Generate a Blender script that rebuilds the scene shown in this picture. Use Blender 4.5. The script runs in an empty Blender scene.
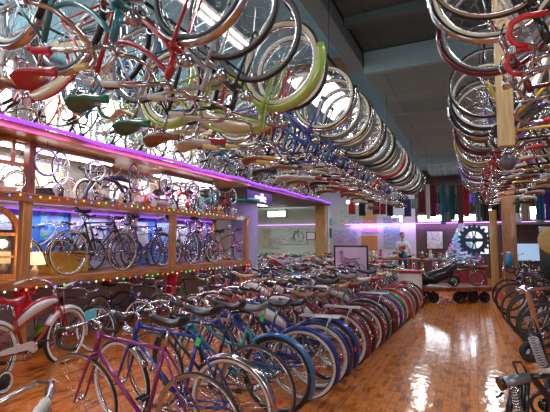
import bpy, math, random
from mathutils import Vector, Matrix
R_ = math.radians
PI = math.pi
rnd = random.Random(7)
COL = bpy.context.scene.collection

# ------------------------------------------------------------------ camera
cam_d = bpy.data.cameras.new('camera'); cam = bpy.data.objects.new('camera', cam_d)
COL.objects.link(cam)
F = 420.0
cam_d.sensor_width = 36; cam_d.lens = F/550*36; cam_d.clip_start = .05; cam_d.clip_end = 100
cam.location = (0, 0, 1.5)
cam.rotation_euler = (R_(90+4.63), 0, R_(25.1))
bpy.context.scene.camera = cam
_M = cam.rotation_euler.to_matrix()
def at(px, py, d):
    """a point seen at pixel px, py at depth d metres"""
    return Vector((0, 0, 1.5)) + _M @ Vector(((px-275)/F*d, (206-py)/F*d, -d))

# ------------------------------------------------------------------ materials
MATS = {}
def _new(name):
    m = bpy.data.materials.new(name); m.use_nodes = True
    n = m.node_tree.nodes; l = m.node_tree.links
    return m, n, l, n['Principled BSDF']
def mat(name, col, rough=.5, metal=0, coat=0, var=.12, scale=12, emis=None, es=0, bump=0, alpha=None):
    if name in MATS: return MATS[name]
    m, n, l, b = _new(name)
    b.inputs['Roughness'].default_value = rough
    b.inputs['Metallic'].default_value = metal
    b.inputs['Coat Weight'].default_value = coat
    b.inputs['Coat Roughness'].default_value = .08
    tc = n.new('ShaderNodeTexCoord'); no = n.new('ShaderNodeTexNoise')
    no.inputs['Scale'].default_value = scale; no.inputs['Detail'].default_value = 3
    l.new(tc.outputs['Object'], no.inputs['Vector'])
    mx = n.new('ShaderNodeMix'); mx.data_type = 'RGBA'
    mx.inputs[6].default_value = (*[c*(1-var) for c in col], 1)
    mx.inputs[7].default_value = (*[min(1, c*(1+var)) for c in col], 1)
    l.new(no.outputs['Fac'], mx.inputs[0]); l.new(mx.outputs[2], b.inputs['Base Color'])
    if bump:
        bp = n.new('ShaderNodeBump'); bp.inputs['Strength'].default_value = bump
        bp.inputs['Distance'].default_value = .01
        l.new(no.outputs['Fac'], bp.inputs['Height']); l.new(bp.outputs[0], b.inputs['Normal'])
    if emis:
        b.inputs['Emission Color'].default_value = (*emis, 1)
        b.inputs['Emission Strength'].default_value = es
    MATS[name] = m
    return m
def wood(name, c1, c2, scale=3, rough=.45, coat=.2, axis=(1, 12, 12)):
    if name in MATS: return MATS[name]
    m, n, l, b = _new(name)
    tc = n.new('ShaderNodeTexCoord'); mp = n.new('ShaderNodeMapping'); mp.inputs['Scale'].default_value = axis
    no = n.new('ShaderNodeTexNoise'); no.inputs['Scale'].default_value = scale; no.inputs['Detail'].default_value = 5
    l.new(tc.outputs['Object'], mp.inputs[0]); l.new(mp.outputs[0], no.inputs['Vector'])
    cr = n.new('ShaderNodeValToRGB')
    cr.color_ramp.elements[0].position = .3; cr.color_ramp.elements[0].color = (*c1, 1)
    cr.color_ramp.elements[1].position = .7; cr.color_ramp.elements[1].color = (*c2, 1)
    l.new(no.outputs['Fac'], cr.inputs[0]); l.new(cr.outputs[0], b.inputs['Base Color'])
    b.inputs['Roughness'].default_value = rough; b.inputs['Coat Weight'].default_value = coat
    MATS[name] = m
    return m
def glow(name, col, s):
    if name in MATS: return MATS[name]
    m, n, l, b = _new(name)
    b.inputs['Base Color'].default_value = (*[c*.5 for c in col], 1)
    b.inputs['Emission Color'].default_value = (*col, 1); b.inputs['Emission Strength'].default_value = s
    MATS[name] = m
    return m

PAINT = {
 'magenta': (.24,.018,.14), 'royal blue': (.01,.04,.34), 'black': (.012,.012,.014), 'teal': (.01,.22,.25),
 'navy blue': (.008,.02,.13), 'sky blue': (.04,.18,.42), 'burgundy': (.15,.006,.022), 'red': (.48,.01,.018),
 'dark green': (.01,.12,.06), 'emerald green': (.0,.3,.17), 'lime green': (.38,.55,.1), 'yellow': (.75,.45,.02), 'gold': (.5,.33,.06),
 'silver': (.45,.46,.48), 'white': (.75,.74,.72), 'grey': (.15,.17,.18), 'purple': (.14,.04,.4),
 'orange': (.75,.17,.02), 'pink': (.75,.2,.35), 'cream': (.72,.63,.42), 'brown': (.16,.06,.02), 'turquoise': (.03,.42,.42)}
def paint(c):
    return mat('paint_'+c.replace(' ', '_'), PAINT[c], .28, .15, .8, .08, 6)
chrome = mat('chrome', (.6,.6,.63), .17, 1, 0, .06, 30)
dchrome = mat('aged_chrome', (.42,.41,.42), .28, 1, 0, .2, 30)
rubber = mat('rubber', (.02,.02,.021), .6, 0, 0, .2, 60)
darkmetal = mat('dark_metal', (.04,.04,.045), .4, .7)
WALL = {'black': rubber, 'white': mat('whitewall', (.78,.76,.7), .6), 'tan': mat('tanwall', (.34,.2,.09), .65),
        'cream': mat('creamwall', (.72,.64,.46), .6), 'grey': mat('greywall', (.12,.11,.105), .65)}
SADDLE = {'black': mat('black_leather', (.018,.017,.018), .38, 0, .3), 'brown': mat('brown_leather', (.25,.1,.04), .42, 0, .3),
          'white': mat('white_vinyl', (.7,.68,.64), .4, 0, .3), 'red': mat('red_vinyl', (.45,.02,.03), .35, 0, .4),
          'grey': mat('grey_vinyl', (.2,.19,.2), .42, 0, .3), 'green': mat('green_vinyl', (.01,.14,.08), .3, 0, .5),
          'tan': mat('tan_leather', (.5,.3,.14), .42, 0, .3)}
GRIP = {'black': rubber, 'white': mat('white_grip', (.7,.67,.6), .5), 'red': mat('red_grip', (.6,.02,.03), .35),
        'yellow': mat('yellow_grip', (.75,.5,.14), .4), 'green': mat('green_grip', (.02,.3,.12), .4)}
reflector = mat('red_reflector', (.7,.01,.02), .15, 0, 1, emis=(.7,.01,.02), es=0.0)

# ------------------------------------------------------------------ mesh builder
class MB:
    def __init__(s): s.v = []; s.f = []; s.m = []; s.sm = []
    def add(s, vs, fs, mi=0, smooth=True):
        b = len(s.v); s.v += [tuple(p) for p in vs]
        for f in fs: s.f.append([i+b for i in f]); s.m.append(mi); s.sm.append(smooth)
    def merge(s, o, mi_map=None, T=None):
        b = len(s.v)
        s.v += [tuple(T @ Vector(p)) for p in o.v] if T else o.v
        for f, m, q in zip(o.f, o.m, o.sm):
            s.f.append([i+b for i in f]); s.m.append(mi_map[m] if mi_map else m); s.sm.append(q)
    def tube(s, pts, r, n=8, mi=0, caps=True, closed=False):
        pts = [Vector(p) for p in pts]; N = len(pts)
        rs = r if isinstance(r, (list, tuple)) else [r]*N
        up = None; rings = []
        for i, p in enumerate(pts):
            if closed: t = pts[(i+1) % N]-pts[i-1]
            else: t = pts[min(i+1, N-1)]-pts[max(i-1, 0)]
            t.normalize()
            if up is None:
                up = Vector((0, 0, 1)) if abs(t.z) < .9 else Vector((1, 0, 0))
            u = (up-t*up.dot(t)); u.normalize(); up = u
            w = t.cross(u)
            rings.append([p+u*math.cos(a)*rs[i]+w*math.sin(a)*rs[i] for a in [2*PI*k/n for k in range(n)]])
        vs = [q for rg in rings for q in rg]; fs = []
        for i in range(N if closed else N-1):
            a = i*n; c = ((i+1) % N)*n
            for k in range(n):
                k2 = (k+1) % n; fs.append((a+k, a+k2, c+k2, c+k))
        s.add(vs, fs, mi)
        if caps and not closed:
            b = len(s.v)-N*n
            s.f.append([b+k for k in range(n)][::-1]); s.m.append(mi); s.sm.append(False)
            s.f.append([b+(N-1)*n+k for k in range(n)]); s.m.append(mi); s.sm.append(False)
        return s
    def box(s, c, d, mi=0, rot=None, bev=0):
        c = Vector(c); hx, hy, hz = d[0]/2, d[1]/2, d[2]/2
        b = min(bev, hx*.9, hy*.9, hz*.9)
        if b <= 0:
            vs = [Vector((x, y, z)) for x in (-hx, hx) for y in (-hy, hy) for z in (-hz, hz)]
            fs = [(0,1,3,2),(4,6,7,5),(0,4,5,1),(2,3,7,6),(0,2,6,4),(1,5,7,3)]
        else:
            prof = [(hx-b,hy),(hx,hy-b),(hx,-hy+b),(hx-b,-hy),(-hx+b,-hy),(-hx,-hy+b),(-hx,hy-b),(-hx+b,hy)]
            vs = []; lv = [(-hz, b), (-hz+b, 0), (hz-b, 0), (hz, b)]
            for z, ins in lv:
                for x, y in prof:
                    vs.append(Vector((x*(1-ins/hx), y*(1-ins/hy), z)))
            fs = [tuple(range(8)), tuple(range(31, 23, -1))]
            for i in range(3):
                for k in range(8):
                    k2 = (k+1) % 8; fs.append((i*8+k, (i+1)*8+k, (i+1)*8+k2, i*8+k2))
        if rot is not None: vs = [rot @ p for p in vs]
        s.add([p+c for p in vs], fs, mi, False); return s
    def lathe(s, prof, n=16, c=(0,0,0), rot=None, mi=0, closed=False, a0=0, a1=2*PI):
        c = Vector(c); full = abs(a1-a0-2*PI) < 1e-6; m = n if full else n+1; P = len(prof)
        vs = []
        for k in range(m):
            a = a0+(a1-a0)*k/n
            for (r, z) in prof:
                p = Vector((r*math.cos(a), r*math.sin(a), z))
                vs.append((rot @ p if rot is not None else p)+c)
        fs = []
        for k in range(n):
            k2 = (k+1) % m
            for i in range(P if closed else P-1):
                i2 = (i+1) % P
                fs.append((k*P+i, k2*P+i, k2*P+i2, k*P+i2))
        s.add(vs, fs, mi); return s
    def ball(s, c, r, mi=0, n=10, sc=(1,1,1), rot=None):
        prof = [(max(1e-4, math.sin(PI*i/(n//2+2)))*r, -math.cos(PI*i/(n//2+2))*r) for i in range(n//2+3)]
        t = MB(); t.lathe(prof, n)
        S = Matrix.Diagonal((*sc, 1)); T = Matrix.Translation(c) @ (rot.to_4x4() if rot is not None else Matrix.Identity(4)) @ S
        s.merge(t, [mi], T); return s
    def prism(s, poly, y0, y1, mi=0, plane='xz', smooth=False):
        n = len(poly)
        mk = (lambda a, b, y: (a, y, b)) if plane == 'xz' else ((lambda a, b, y: (a, b, y)) if plane == 'xy' else (lambda a, b, y: (y, a, b)))
        vs = [mk(a, b, y0) for a, b in poly]+[mk(a, b, y1) for a, b in poly]
        fs = [tuple(range(n)), tuple(range(2*n-1, n-1, -1))]+[(k, n+k, n+(k+1) % n, (k+1) % n) for k in range(n)]
        s.add(vs, fs, mi, smooth); return s
    def mesh(s, name, mats):
        me = bpy.data.meshes.new(name); me.from_pydata(s.v, [], s.f)
        for m in mats: me.materials.append(m)
        me.polygons.foreach_set('material_index', s.m); me.polygons.foreach_set('use_smooth', s.sm)
        me.update()
        return me
def link(name, data, parent=None, T=None):
    o = bpy.data.objects.new(name, data); COL.objects.link(o)
    if parent is not None: o.parent = parent
    if T is not None: o.matrix_basis = T
    return o
def obj(name, mb, mats, parent=None, loc=None):
    if not isinstance(mats, (list, tuple)): mats = [mats]
    return link(name, mb.mesh(name, mats), parent, Matrix.Translation(loc) if loc is not None else None)
USED = {}
def tag(o, label, cat, group=None, dup=False):
    n = len(label.split()); assert 4 <= n <= 16, (n, label)
    assert dup or label not in USED, label
    USED[label] = 1
    o['label'] = label; o['category'] = cat
    if group: o['group'] = group
    return o
def struct(o): o['kind'] = 'structure'; return o
def empty(name, loc, rz=0, parent=None):
    return link(name, None, parent, Matrix.Translation(loc) @ Matrix.Rotation(rz, 4, 'Z'))
def box(c, d, **k): return MB().box(c, d, **k)
def bez(p0, p1, p2, n=8, p3=None):
    out = []
    for i in range(n+1):
        t = i/n
        if p3 is None: q = Vector(p0)*(1-t)**2+Vector(p1)*2*t*(1-t)+Vector(p2)*t*t
        else: q = Vector(p0)*(1-t)**3+Vector(p1)*3*t*(1-t)**2+Vector(p2)*3*t*t*(1-t)+Vector(p3)*t**3
        out.append(q)
    return out
def ordinal(i):
    o = ['first','second','third','fourth','fifth','sixth','seventh','eighth','ninth','tenth','eleventh','twelfth','thirteenth',
         'fourteenth','fifteenth','sixteenth','seventeenth','eighteenth','nineteenth','twentieth']
    if i < 20: return o[i]
    if i < 29: return 'twenty-'+o[i-20]
    return ['thirtieth','thirty-first','thirty-second','thirty-third','thirty-fourth','thirty-fifth'][i-29]

def text(body, size, ext, m, parent, T):
    cu = bpy.data.curves.new('lettering', 'FONT'); cu.body = body; cu.size = size; cu.extrude = ext; cu.align_x = 'CENTER'; cu.align_y = 'CENTER'
    o = link('tmp', cu); bpy.context.view_layer.update()
    me = bpy.data.meshes.new_from_object(o.evaluated_get(bpy.context.evaluated_depsgraph_get())); bpy.data.objects.remove(o)
    me.materials.clear(); me.materials.append(m)
    return link('lettering', me, parent, T)
# ------------------------------------------------------------------ bicycle templates
# slots: 0 paint, 1 second paint, 2 chrome, 3 rubber, 4 sidewall, 5 saddle, 6 grip, 7 fender, 8 reflector
RX = Matrix.Rotation(PI/2, 3, 'X')       # lathe axis z -> y
def tyre(Ro, t):
    mb = MB(); n = 44; Rc = Ro-t
    prof = [(Rc+t*math.cos(a), t*math.sin(a)) for a in [PI*2*k/10 for k in range(10)]]
    P = 10; vs = []; 
    tmp = MB(); tmp.lathe(prof, n, rot=RX, closed=True)
    i = 0
    for f in tmp.f:
        k = i % P; i += 1
        a = (k+.5)*36
        mid = a if a <= 180 else 360-a
        tmp.m[i-1] = 1 if 55 < mid < 150 else 0
    return tmp            # 0 tread, 1 side wall
def rim(Ro, t):
    mb = MB(); Rr = Ro-2*t+.006
    mb.lathe([(Rr, -.011), (Rr-.012, -.009), (Rr-.016, 0), (Rr-.012, .009), (Rr, .011)], 44, rot=RX, closed=True)
    return mb
def spokes(Ro, t, n=28):
    mb = MB(); Rr = Ro-2*t-.006
    for k in range(n):
        a = 2*PI*k/n; sd = .028 if k % 2 else -.028; b = a+(.9 if (k//2) % 2 else -.9)
        mb.tube([(.018*math.cos(b), sd, .018*math.sin(b)), (Rr*math.cos(a), 0, Rr*math.sin(a))], .0013, 3, caps=False)
    return mb
def hub():
    mb = MB(); mb.lathe([(.001, -.05), (.008, -.05), (.008, -.034), (.022, -.032), (.022, -.027), (.013, -.022), (.013, .022), (.022, .027), (.022, .032), (.008, .034), (.008, .05), (.001, .05)], 10, rot=RX)
    return mb
def fender(Ro, a0, a1, w, n=22, gap=.014, skirt=.0):
    mb = MB(); Rc = Ro-.015; prof = []
    for (rr, sgn) in ((w, 1), (w-.004, -1)):
        pr = []
        for k in range(7):
            a = -PI*.5+PI*k/6
            pr.append((Rc+gap+rr*math.cos(a)*.8, rr*math.sin(a)))
        if sgn > 0: pr = [(pr[0][0]-skirt, pr[0][1])]+pr+[(pr[-1][0]-skirt, pr[-1][1])]
        else: pr = [(pr[0][0]-skirt, pr[0][1])]+pr+[(pr[-1][0]-skirt, pr[-1][1])]; pr = pr[::-1]
        prof += pr
    P = len(prof); vs = []; fs = []
    for k in range(n+1):
        a = R_(a0+(a1-a0)*k/n)
        for (r, y) in prof: vs.append((r*math.cos(a), y, r*math.sin(a)))
    for k in range(n):
        for i in range(P):
            i2 = (i+1) % P; fs.append((k*P+i, (k+1)*P+i, (k+1)*P+i2, k*P+i2))
    fs += [tuple(range(P)), tuple((n)*P+i for i in range(P-1, -1, -1))]
    mb.add(vs, fs); return mb
def saddle(kind):
    mb = MB()
    if kind == 'banana':
        L, prof = .56, [(-.28, .05), (-.2, .075), (0, .07), (.15, .05), (.26, .035), (.28, .01)]
    elif kind == 'wide':
        prof = [(-.13, .06), (-.11, .105), (-.05, .11), (.02, .075), (.09, .035), (.15, .025), (.165, .008)]
    else:
        prof = [(-.13, .045), (-.11, .075), (-.06, .07), (0, .035), (.08, .022), (.14, .02), (.155, .006)]
    vs = []; fs = []; n = 10
    for j, (x, w) in enumerate(prof):
        zt = .012*math.cos(j*1.1)+(.02 if j == 0 else 0)
        for k in range(n):
            a = 2*PI*k/n
            z = math.sin(a)
            vs.append((x, w*math.cos(a), zt+(z*.022 if z > 0 else z*.034)))
    for j in range(len(prof)-1):
        for k in range(n): fs.append((j*n+k, j*n+(k+1) % n, (j+1)*n+(k+1) % n, (j+1)*n+k))
    fs += [tuple(range(n-1, -1, -1)), tuple((len(prof)-1)*n+k for k in range(n))]
    mb.add(vs, fs)
    return mb
def springs(kind):
    mb = MB(); zz = -.03
    for s in (-1, 1):
        mb.tube([(-.1, s*.03, zz), (0, s*.022, zz-.02), (.1, s*.012, zz+.005)], .004, 5)
        if kind != 'narrow':
            pts = [(-.09+.017*math.cos(a), s*.05+.017*math.sin(a), zz-.05+.05*a/(6*PI)) for a in [6*PI*i/30 for i in range(31)]]
            mb.tube(pts, .004, 4)
            mb.tube([(-.09, s*.05, zz-.05), (-.02, s*.01, zz-.05)], .005, 5)
    return mb
def chainset(rr=.09, tilt=.6):
    mb = MB(); bx = 0; y = .055
    mb.lathe([(rr-.012, y-.0025), (rr, y-.0015), (rr, y+.0015), (rr-.012, y+.0025)], 28, rot=RX, closed=True)
    for k in range(5):
        a = 2*PI*k/5
        mb.tube([(0, -y, 0), ((rr-.01)*math.cos(a), -y, (rr-.01)*math.sin(a))], .006, 4)
    mb.v = [(x, -yy if i < 28*4 else yy, z) for i, (x, yy, z) in enumerate(mb.v)]
    for s in (-1, 1):
        a = tilt if s < 0 else tilt+PI
        mb.tube([(0, s*.03, 0), (0, s*.068, 0)], .014, 6)
        mb.tube([(0, s*.066, 0), (.165*math.cos(a), s*.076, .165*math.sin(a))], .009, 6)
    return mb
def pedal(s, tilt=.6):
    mb = MB(); a = tilt if s < 0 else tilt+PI
    c = (.165*math.cos(a), s*.125, .165*math.sin(a))
    mb.box((c[0]-.028, c[1], c[2]), (.018, .085, .018)); mb.box((c[0]+.028, c[1], c[2]), (.018, .085, .018))
    mb.tube([(c[0], s*.075, c[2]), (c[0], s*.165, c[2])], .007, 5)
    mb.box((c[0], s*.166, c[2]), (.07, .006, .016))
    return mb
def chain(bb, rh, rr=.09, r2=.035):
    mb = MB(); y = -.055
    up = [(bb[0], y, bb[1]+rr), (rh[0], y, rh[1]+r2)]; dn = [(rh[0], y, rh[1]-r2), (bb[0], y, bb[1]-rr)]
    arc1 = [(rh[0]-r2*math.sin(a), y, rh[1]+r2*math.cos(a)) for a in [PI*k/5 for k in range(1, 5)]]
    arc2 = [(bb[0]+rr*math.sin(a), y, bb[1]-rr*math.cos(a)) for a in [PI*k/8 for k in range(1, 8)]]
    mb.tube([up[0], up[1]]+arc1+[dn[0], dn[1]]+arc2, .004, 4, closed=True)
    return mb
def guard(bb, rh):
    mb = MB(); pts = []
    pts = [(bb[0]+.11, bb[1]+.0), (bb[0]+.1, bb[1]+.07), (bb[0]+.02, bb[1]+.115), (rh[0]+.1, rh[1]+.06), (rh[0]-.03, rh[1]+.03), (rh[0]-.03, rh[1]+.015),
           (bb[0]-.02, bb[1]+.03), (bb[0]+.05, bb[1]-.02)]
    mb.prism(pts, -.078, -.068)
    return mb
def rack():
    mb = MB()
    for y in (-.05, -.017, .017, .05): mb.tube([(-.78, y, .735), (-.36, y, .735)], .005, 5)
    for x in (-.77, -.6, -.42): mb.tube([(x, -.055, .735), (x, .055, .735)], .006, 5)
    for s in (-1, 1): mb.tube([(-.68, s*.055, .735), (-.54, s*.06, .34)], .005, 5)
    return mb

def make_spec(kind):
    """returns list of (name, MB, slotmap, childlist)"""
    parts = []
    Ro, t = {'road': (.34, .014), 'roadster': (.34, .019), 'stepthrough': (.335, .022), 'cruiser': (.335, .03), 'muscle': (.25, .024), 'kids': (.24, .02)}[kind]
    hb = .53 if kind not in ('muscle', 'kids') else .46
    rh = (-hb, Ro); fh = (hb, Ro); bb = (-.1, .29) if kind not in ('muscle', 'kids') else (-.08, .25)
    k_ = 1 if kind not in ('muscle', 'kids') else .78
    st = Vector((-.27*k_, 0, .79*k_+.02)); ht = Vector((.32*k_, 0, .83*k_+.02)); hl = Vector((.365*k_, 0, .69*k_+.02))
    B = Vector((bb[0], 0, bb[1])); r1 = .015 if kind == 'road' else .016
    if kind == 'stepthrough': st = Vector((-.25, 0, .72))
    if kind == 'cruiser': st = Vector((-.24, 0, .68)); r1 = .017
    if kind in ('muscle', 'kids'): st = Vector((-.2, 0, .55))
    fr = MB()
    fr.tube([ht, hl], .021, 8); fr.tube([B, st], r1, 8); fr.tube([B+Vector((0, -.04, 0)), B+Vector((0, .04, 0))], .024, 8)
    for s in (-1, 1):
        fr.tube([B+Vector((0, s*.025, 0)), (B.x-.1, s*.045, B.z+.01), (rh[0], s*.055, rh[1])], .009, 6)
        fr.tube([st+Vector((0, s*.012, -.02)), ((st.x+rh[0])/2, s*.042, (st.z+rh[1])/2), (rh[0], s*.055, rh[1])], .008, 6)
    if kind in ('road', 'roadster'):
        fr.tube([st+Vector((0, 0, -.02)), ht+Vector((0, 0, -.03))], r1-.002, 8); fr.tube([B, hl+Vector((0, 0, .02))], r1, 8)
    elif kind == 'cruiser':
        fr.tube(bez(st+Vector((0, 0, -.03)), (.0, 0, .86), ht+Vector((0, 0, -.03)), 10), r1, 8)
        fr.tube(bez(st+Vector((0, 0, -.16)), (.08, 0, .68), hl+Vector((0, 0, .05)), 10), r1-.002, 8)
        fr.tube(bez(B, (.2, 0, .34), hl+Vector((0, 0, .01)), 10), r1, 8)
    elif kind == 'stepthrough':
        m1 = B.lerp(st, .62); m2 = B.lerp(st, .18)
        fr.tube(bez(m1, (.05, 0, .5), ht+Vector((0, 0, -.03)), 10), r1-.001, 8)
        fr.tube(bez(m2, (.12, 0, .36), hl+Vector((0, 0, .01)), 10), r1-.001, 8)
    else:
        fr.tube(bez(st+Vector((0, 0, -.03)), (.05, 0, .68), ht+Vector((0, 0, -.03)), 8), r1, 8)
        fr.tube(bez(B, (.15, 0, .3), hl+Vector((0, 0, .01)), 8), r1, 8)
    fc = []
    parts.append(('frame', fr, [0], fc))
    if kind == 'cruiser':
        tk = MB(); top = bez(st+Vector((.04, 0, -.03)), (.0, 0, .85), ht+Vector((-.02, 0, -.035)), 8)
        bot = bez(st+Vector((.02, 0, -.12)), (.08, 0, .7), hl+Vector((0, 0, .06)), 8)
        # rounded lens section between the two tubes
        vs = []; fs = []; n = 8
        for a, b in zip(top, bot):
            m = (a+b)/2; h = (a-b).length/2
            i = len(vs)//n; w = .012+.03*min(1, i/4)
            for q in range(n):
                an = 2*PI*q/n
                sx = math.copysign(abs(math.cos(an))**.6, math.cos(an)); sz = math.copysign(abs(math.sin(an))**.6, math.sin(an))
                p = m+(a-b)/2*sz; vs.append((p.x, w*sx, p.z))
        for i in range(8):
            for q in range(n): fs.append((i*n+q, i*n+(q+1) % n, (i+1)*n+(q+1) % n, (i+1)*n+q))
        fs += [tuple(range(n-1, -1, -1)), tuple(8*n+q for q in range(n))]
        tk.add(vs, fs); parts.append(('tank', tk, [1], []))
    fk = MB(); cr = hl+Vector((.012, 0, -.03))
    fk.box(cr, (.035, .1, .025), bev=.006)
    for s in (-1, 1): fk.tube(bez(cr+Vector((0, s*.042, 0)), (fh[0]-.06, s*.05, fh[1]+.14), (fh[0], s*.052, fh[1]), 6), [.012]*4+[.009]*3, 6)
    if kind == 'cruiser':
        for s in (-1, 1): fk.tube([cr+Vector((.03, s*.05, .2)), cr+Vector((.05, s*.05, 0)), (fh[0]+.01, s*.062, fh[1])], .006, 5)
    parts.append(('fork', fk, [0] if kind != 'cruiser' else [0], []))
    for nm, h in (('rear', rh), ('front', fh)):
        rm = rim(Ro, t); ch = [('tire', tyre(Ro, t), [3, 4]), ('hub', hub(), [2]), ('spokes', spokes(Ro, t), [2])]
        parts.append(('wheel', rm, [2], ch, (h[0], 0, h[1])))
    if kind not in ('road',):
        sk = .0 if kind != 'cruiser' else .012
        w = {'cruiser': .042, 'stepthrough': .034, 'roadster': .03, 'muscle': .034, 'kids': .03}[kind]
        rf = fender(Ro, 45, 205, w, skirt=sk); ff = fender(Ro, -12, 150, w, skirt=sk)
        # stays
        ry = MB()
        for s in (-1, 1): ry.tube([(0, s*.055, 0), ((Ro+.02)*math.cos(R_(170)), s*(w-.004), (Ro+.0)*math.sin(R_(170)))], .003, 4)
        parts.append(('fender', rf, [7], [('stay', ry, [2])], (rh[0], 0, rh[1])))
        fy = MB()
        for s in (-1, 1): fy.tube([(0, s*.055, 0), ((Ro+.02)*math.cos(R_(8)), s*(w-.004), (Ro+.0)*math.sin(R_(8)))], .003, 4)
        parts.append(('fender', ff, [7], [('stay', fy, [2])], (fh[0], 0, fh[1])))
        rl = MB(); rl.lathe([(.001, 0), (.022, 0), (.024, .008), (.014, .016), (.001, .018)], 10, c=(rh[0]-Ro-.045, 0, rh[1]+.09), rot=Matrix.Rotation(-PI/2, 3, 'Y'))
        parts.append(('reflector', rl, [8], []))
    # seat post + saddle
    sp = MB(); sk = {'road': 'narrow', 'roadster': 'wide', 'stepthrough': 'wide', 'cruiser': 'wide', 'muscle': 'banana', 'kids': 'wide'}[kind]
    top = st+(st-B).normalized()*(.13 if kind == 'road' else (.15 if kind != 'muscle' else .1)); sp.tube([st-(st-B)*.1, top], .0125, 7)
    if kind == 'muscle': 
        for s in (-1, 1): sp.tube([(rh[0], s*.06, rh[1]), (rh[0]+.01, s*.085, .7), (rh[0]+.02, s*.07, 1.0), (rh[0]+.02, 0, 1.04)], .007, 5)
    parts.append(('seat_post', sp, [2], []))
    parts.append(('saddle', saddle(sk), [5], [('springs', springs(sk), [2])], (top.x-(.1 if kind == 'muscle' else 0), 0, top.z+.045)))
    # bars
    hbm = MB(); g = []
    s0 = ht+(ht-hl).normalized()*.055
    hbm.tube([ht-(ht-hl)*.1, s0], .0125, 7)
    if kind == 'road':
        c = s0+Vector((.09, 0, .02)); hbm.tube([s0, c], .013, 6); br = []
        half = [(0, 0, 0), (0, .1, 0), (0, .17, 0), (.03, .2, 0), (.08, .205, -.01), (.105, .205, -.06), (.09, .205, -.115), (.04, .205, -.135), (-.05, .205, -.13)]
        for s in (-1, 1):
            pts = [c+Vector((x, s*y, z)) for x, y, z in half]
            hbm.tube(pts, .011, 6)
            gm = MB(); gm.tube(pts[3:], .0145, 6); g.append(('grip', gm, [6]))
            lv = MB(); lv.box(c+Vector((.09, s*.205, .01)), (.03, .02, .045), bev=.005)
            lv.tube([c+Vector((.11, s*.205, .02)), c+Vector((.14, s*.205, -.05)), c+Vector((.12, s*.205, -.12))], .005, 5); g.append(('brake_lever', lv, [2]))
    else:
        c = s0+Vector((.05, 0, .02)); hbm.tube([s0, c], .013, 6)
        if kind == 'muscle': half = [(0, 0, 0), (0, .05, 0), (.01, .09, .05), (0, .15, .26), (-.02, .22, .33), (-.08, .28, .34), (-.2, .3, .32)]
        elif kind == 'cruiser': half = [(0, 0, 0), (.03, .07, 0), (.06, .14, .04), (.05, .22, .08), (-.02, .3, .1), (-.12, .34, .09), (-.26, .35, .06)]
        else: half = [(0, 0, 0), (.04, .07, 0), (.06, .13, .02), (.03, .2, .05), (-.04, .25, .06), (-.12, .27, .05), (-.23, .275, .03)]
        for s in (-1, 1):
            P = [Vector((x, s*y, z)) for x, y, z in half]; pts = []
            for i in range(len(P)-1):
                pts += [c+P[i], c+(P[i]*.5+P[i+1]*.5)]
            pts.append(c+P[-1])
            hbm.tube(pts, .011, 6)
            gm = MB(); gp = [pts[-1]+(pts[-1]-pts[-2]).normalized()*(.01-.125*i/6) for i in range(7)]
            gm.tube(gp, [.018, .0155, .0175, .0155, .0175, .0155, .018], 7); g.append(('grip', gm, [6]))
    parts.append(('handlebar', hbm, [2], g))
    cs = chainset(.09 if k_ == 1 else .065)
    parts.append(('crankset', cs, [2], [('pedal', pedal(-1), [3]), ('pedal', pedal(1), [3])], (bb[0], 0, bb[1])))
    parts.append(('chain', chain(bb, rh, .085 if k_ == 1 else .06), [3], []))
    if kind in ('cruiser', 'stepthrough', 'muscle'): parts.append(('chain_guard', guard(bb, rh), [7 if kind != 'cruiser' else 1], []))
    if kind == 'cruiser': parts.append(('rack', rack(), [1], []))
    if kind in ('cruiser', 'roadster', 'stepthrough'):
        hlm = MB(); hlm.lathe([(.001, -.06), (.022, -.05), (.036, -.01), (.04, .02), (.036, .026), (.001, .03)], 12, c=(hl.x+.09, 0, hl.z+.06), rot=Matrix.Rotation(PI/2, 3, 'Y'))
        parts.append(('headlamp', hlm, [2], []))
    ks = MB(); ks.tube([(bb[0]-.06, .04, bb[1]-.01), (bb[0]-.1, .12, .02)], .007, 5); parts.append(('kickstand', ks, [2], []))
    return [(p+((0, 0, 0),)) if len(p) == 4 else p for p in parts]

DEFM = [paint('black'), paint('black'), chrome, rubber, rubber, SADDLE['black'], rubber, paint('black'), reflector]
SPECS = {}; LOW = {}
def spec(kind):
    if kind not in SPECS:
        out = []
        for (nm, mb, sl, ch, loc) in make_spec(kind):
            out.append((nm, mb.mesh('bicycle_'+nm, [DEFM[i] for i in sl]), sl, [(c, m.mesh('bicycle_'+c, [DEFM[i] for i in s2]), s2) for c, m, s2 in ch], loc))
        SPECS[kind] = out
        lo = MB()
        for (nm, mb, sl, ch, loc) in make_spec(kind):
            T = Matrix.Translation(loc); lo.merge(mb, sl, T)
            for c, m, s2 in ch: lo.merge(m, s2, T)
        LOW[kind] = lo.mesh('bicycle', DEFM)
    return SPECS[kind]
def setm(o, sl, pal):
    for i, s in enumerate(sl):
        if pal[s] is not None and pal[s] is not DEFM[s]:
            o.material_slots[i].link = 'OBJECT'; o.material_slots[i].material = pal[s]
def palette(p, p2='white', wall='black', sad='black', gr='black', fen=None):
    fm = chrome if fen == 'chrome' else paint(fen or p)
    return [paint(p), paint(p2), chrome, rubber, WALL[wall], SADDLE[sad], GRIP[gr], fm, reflector]
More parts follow.
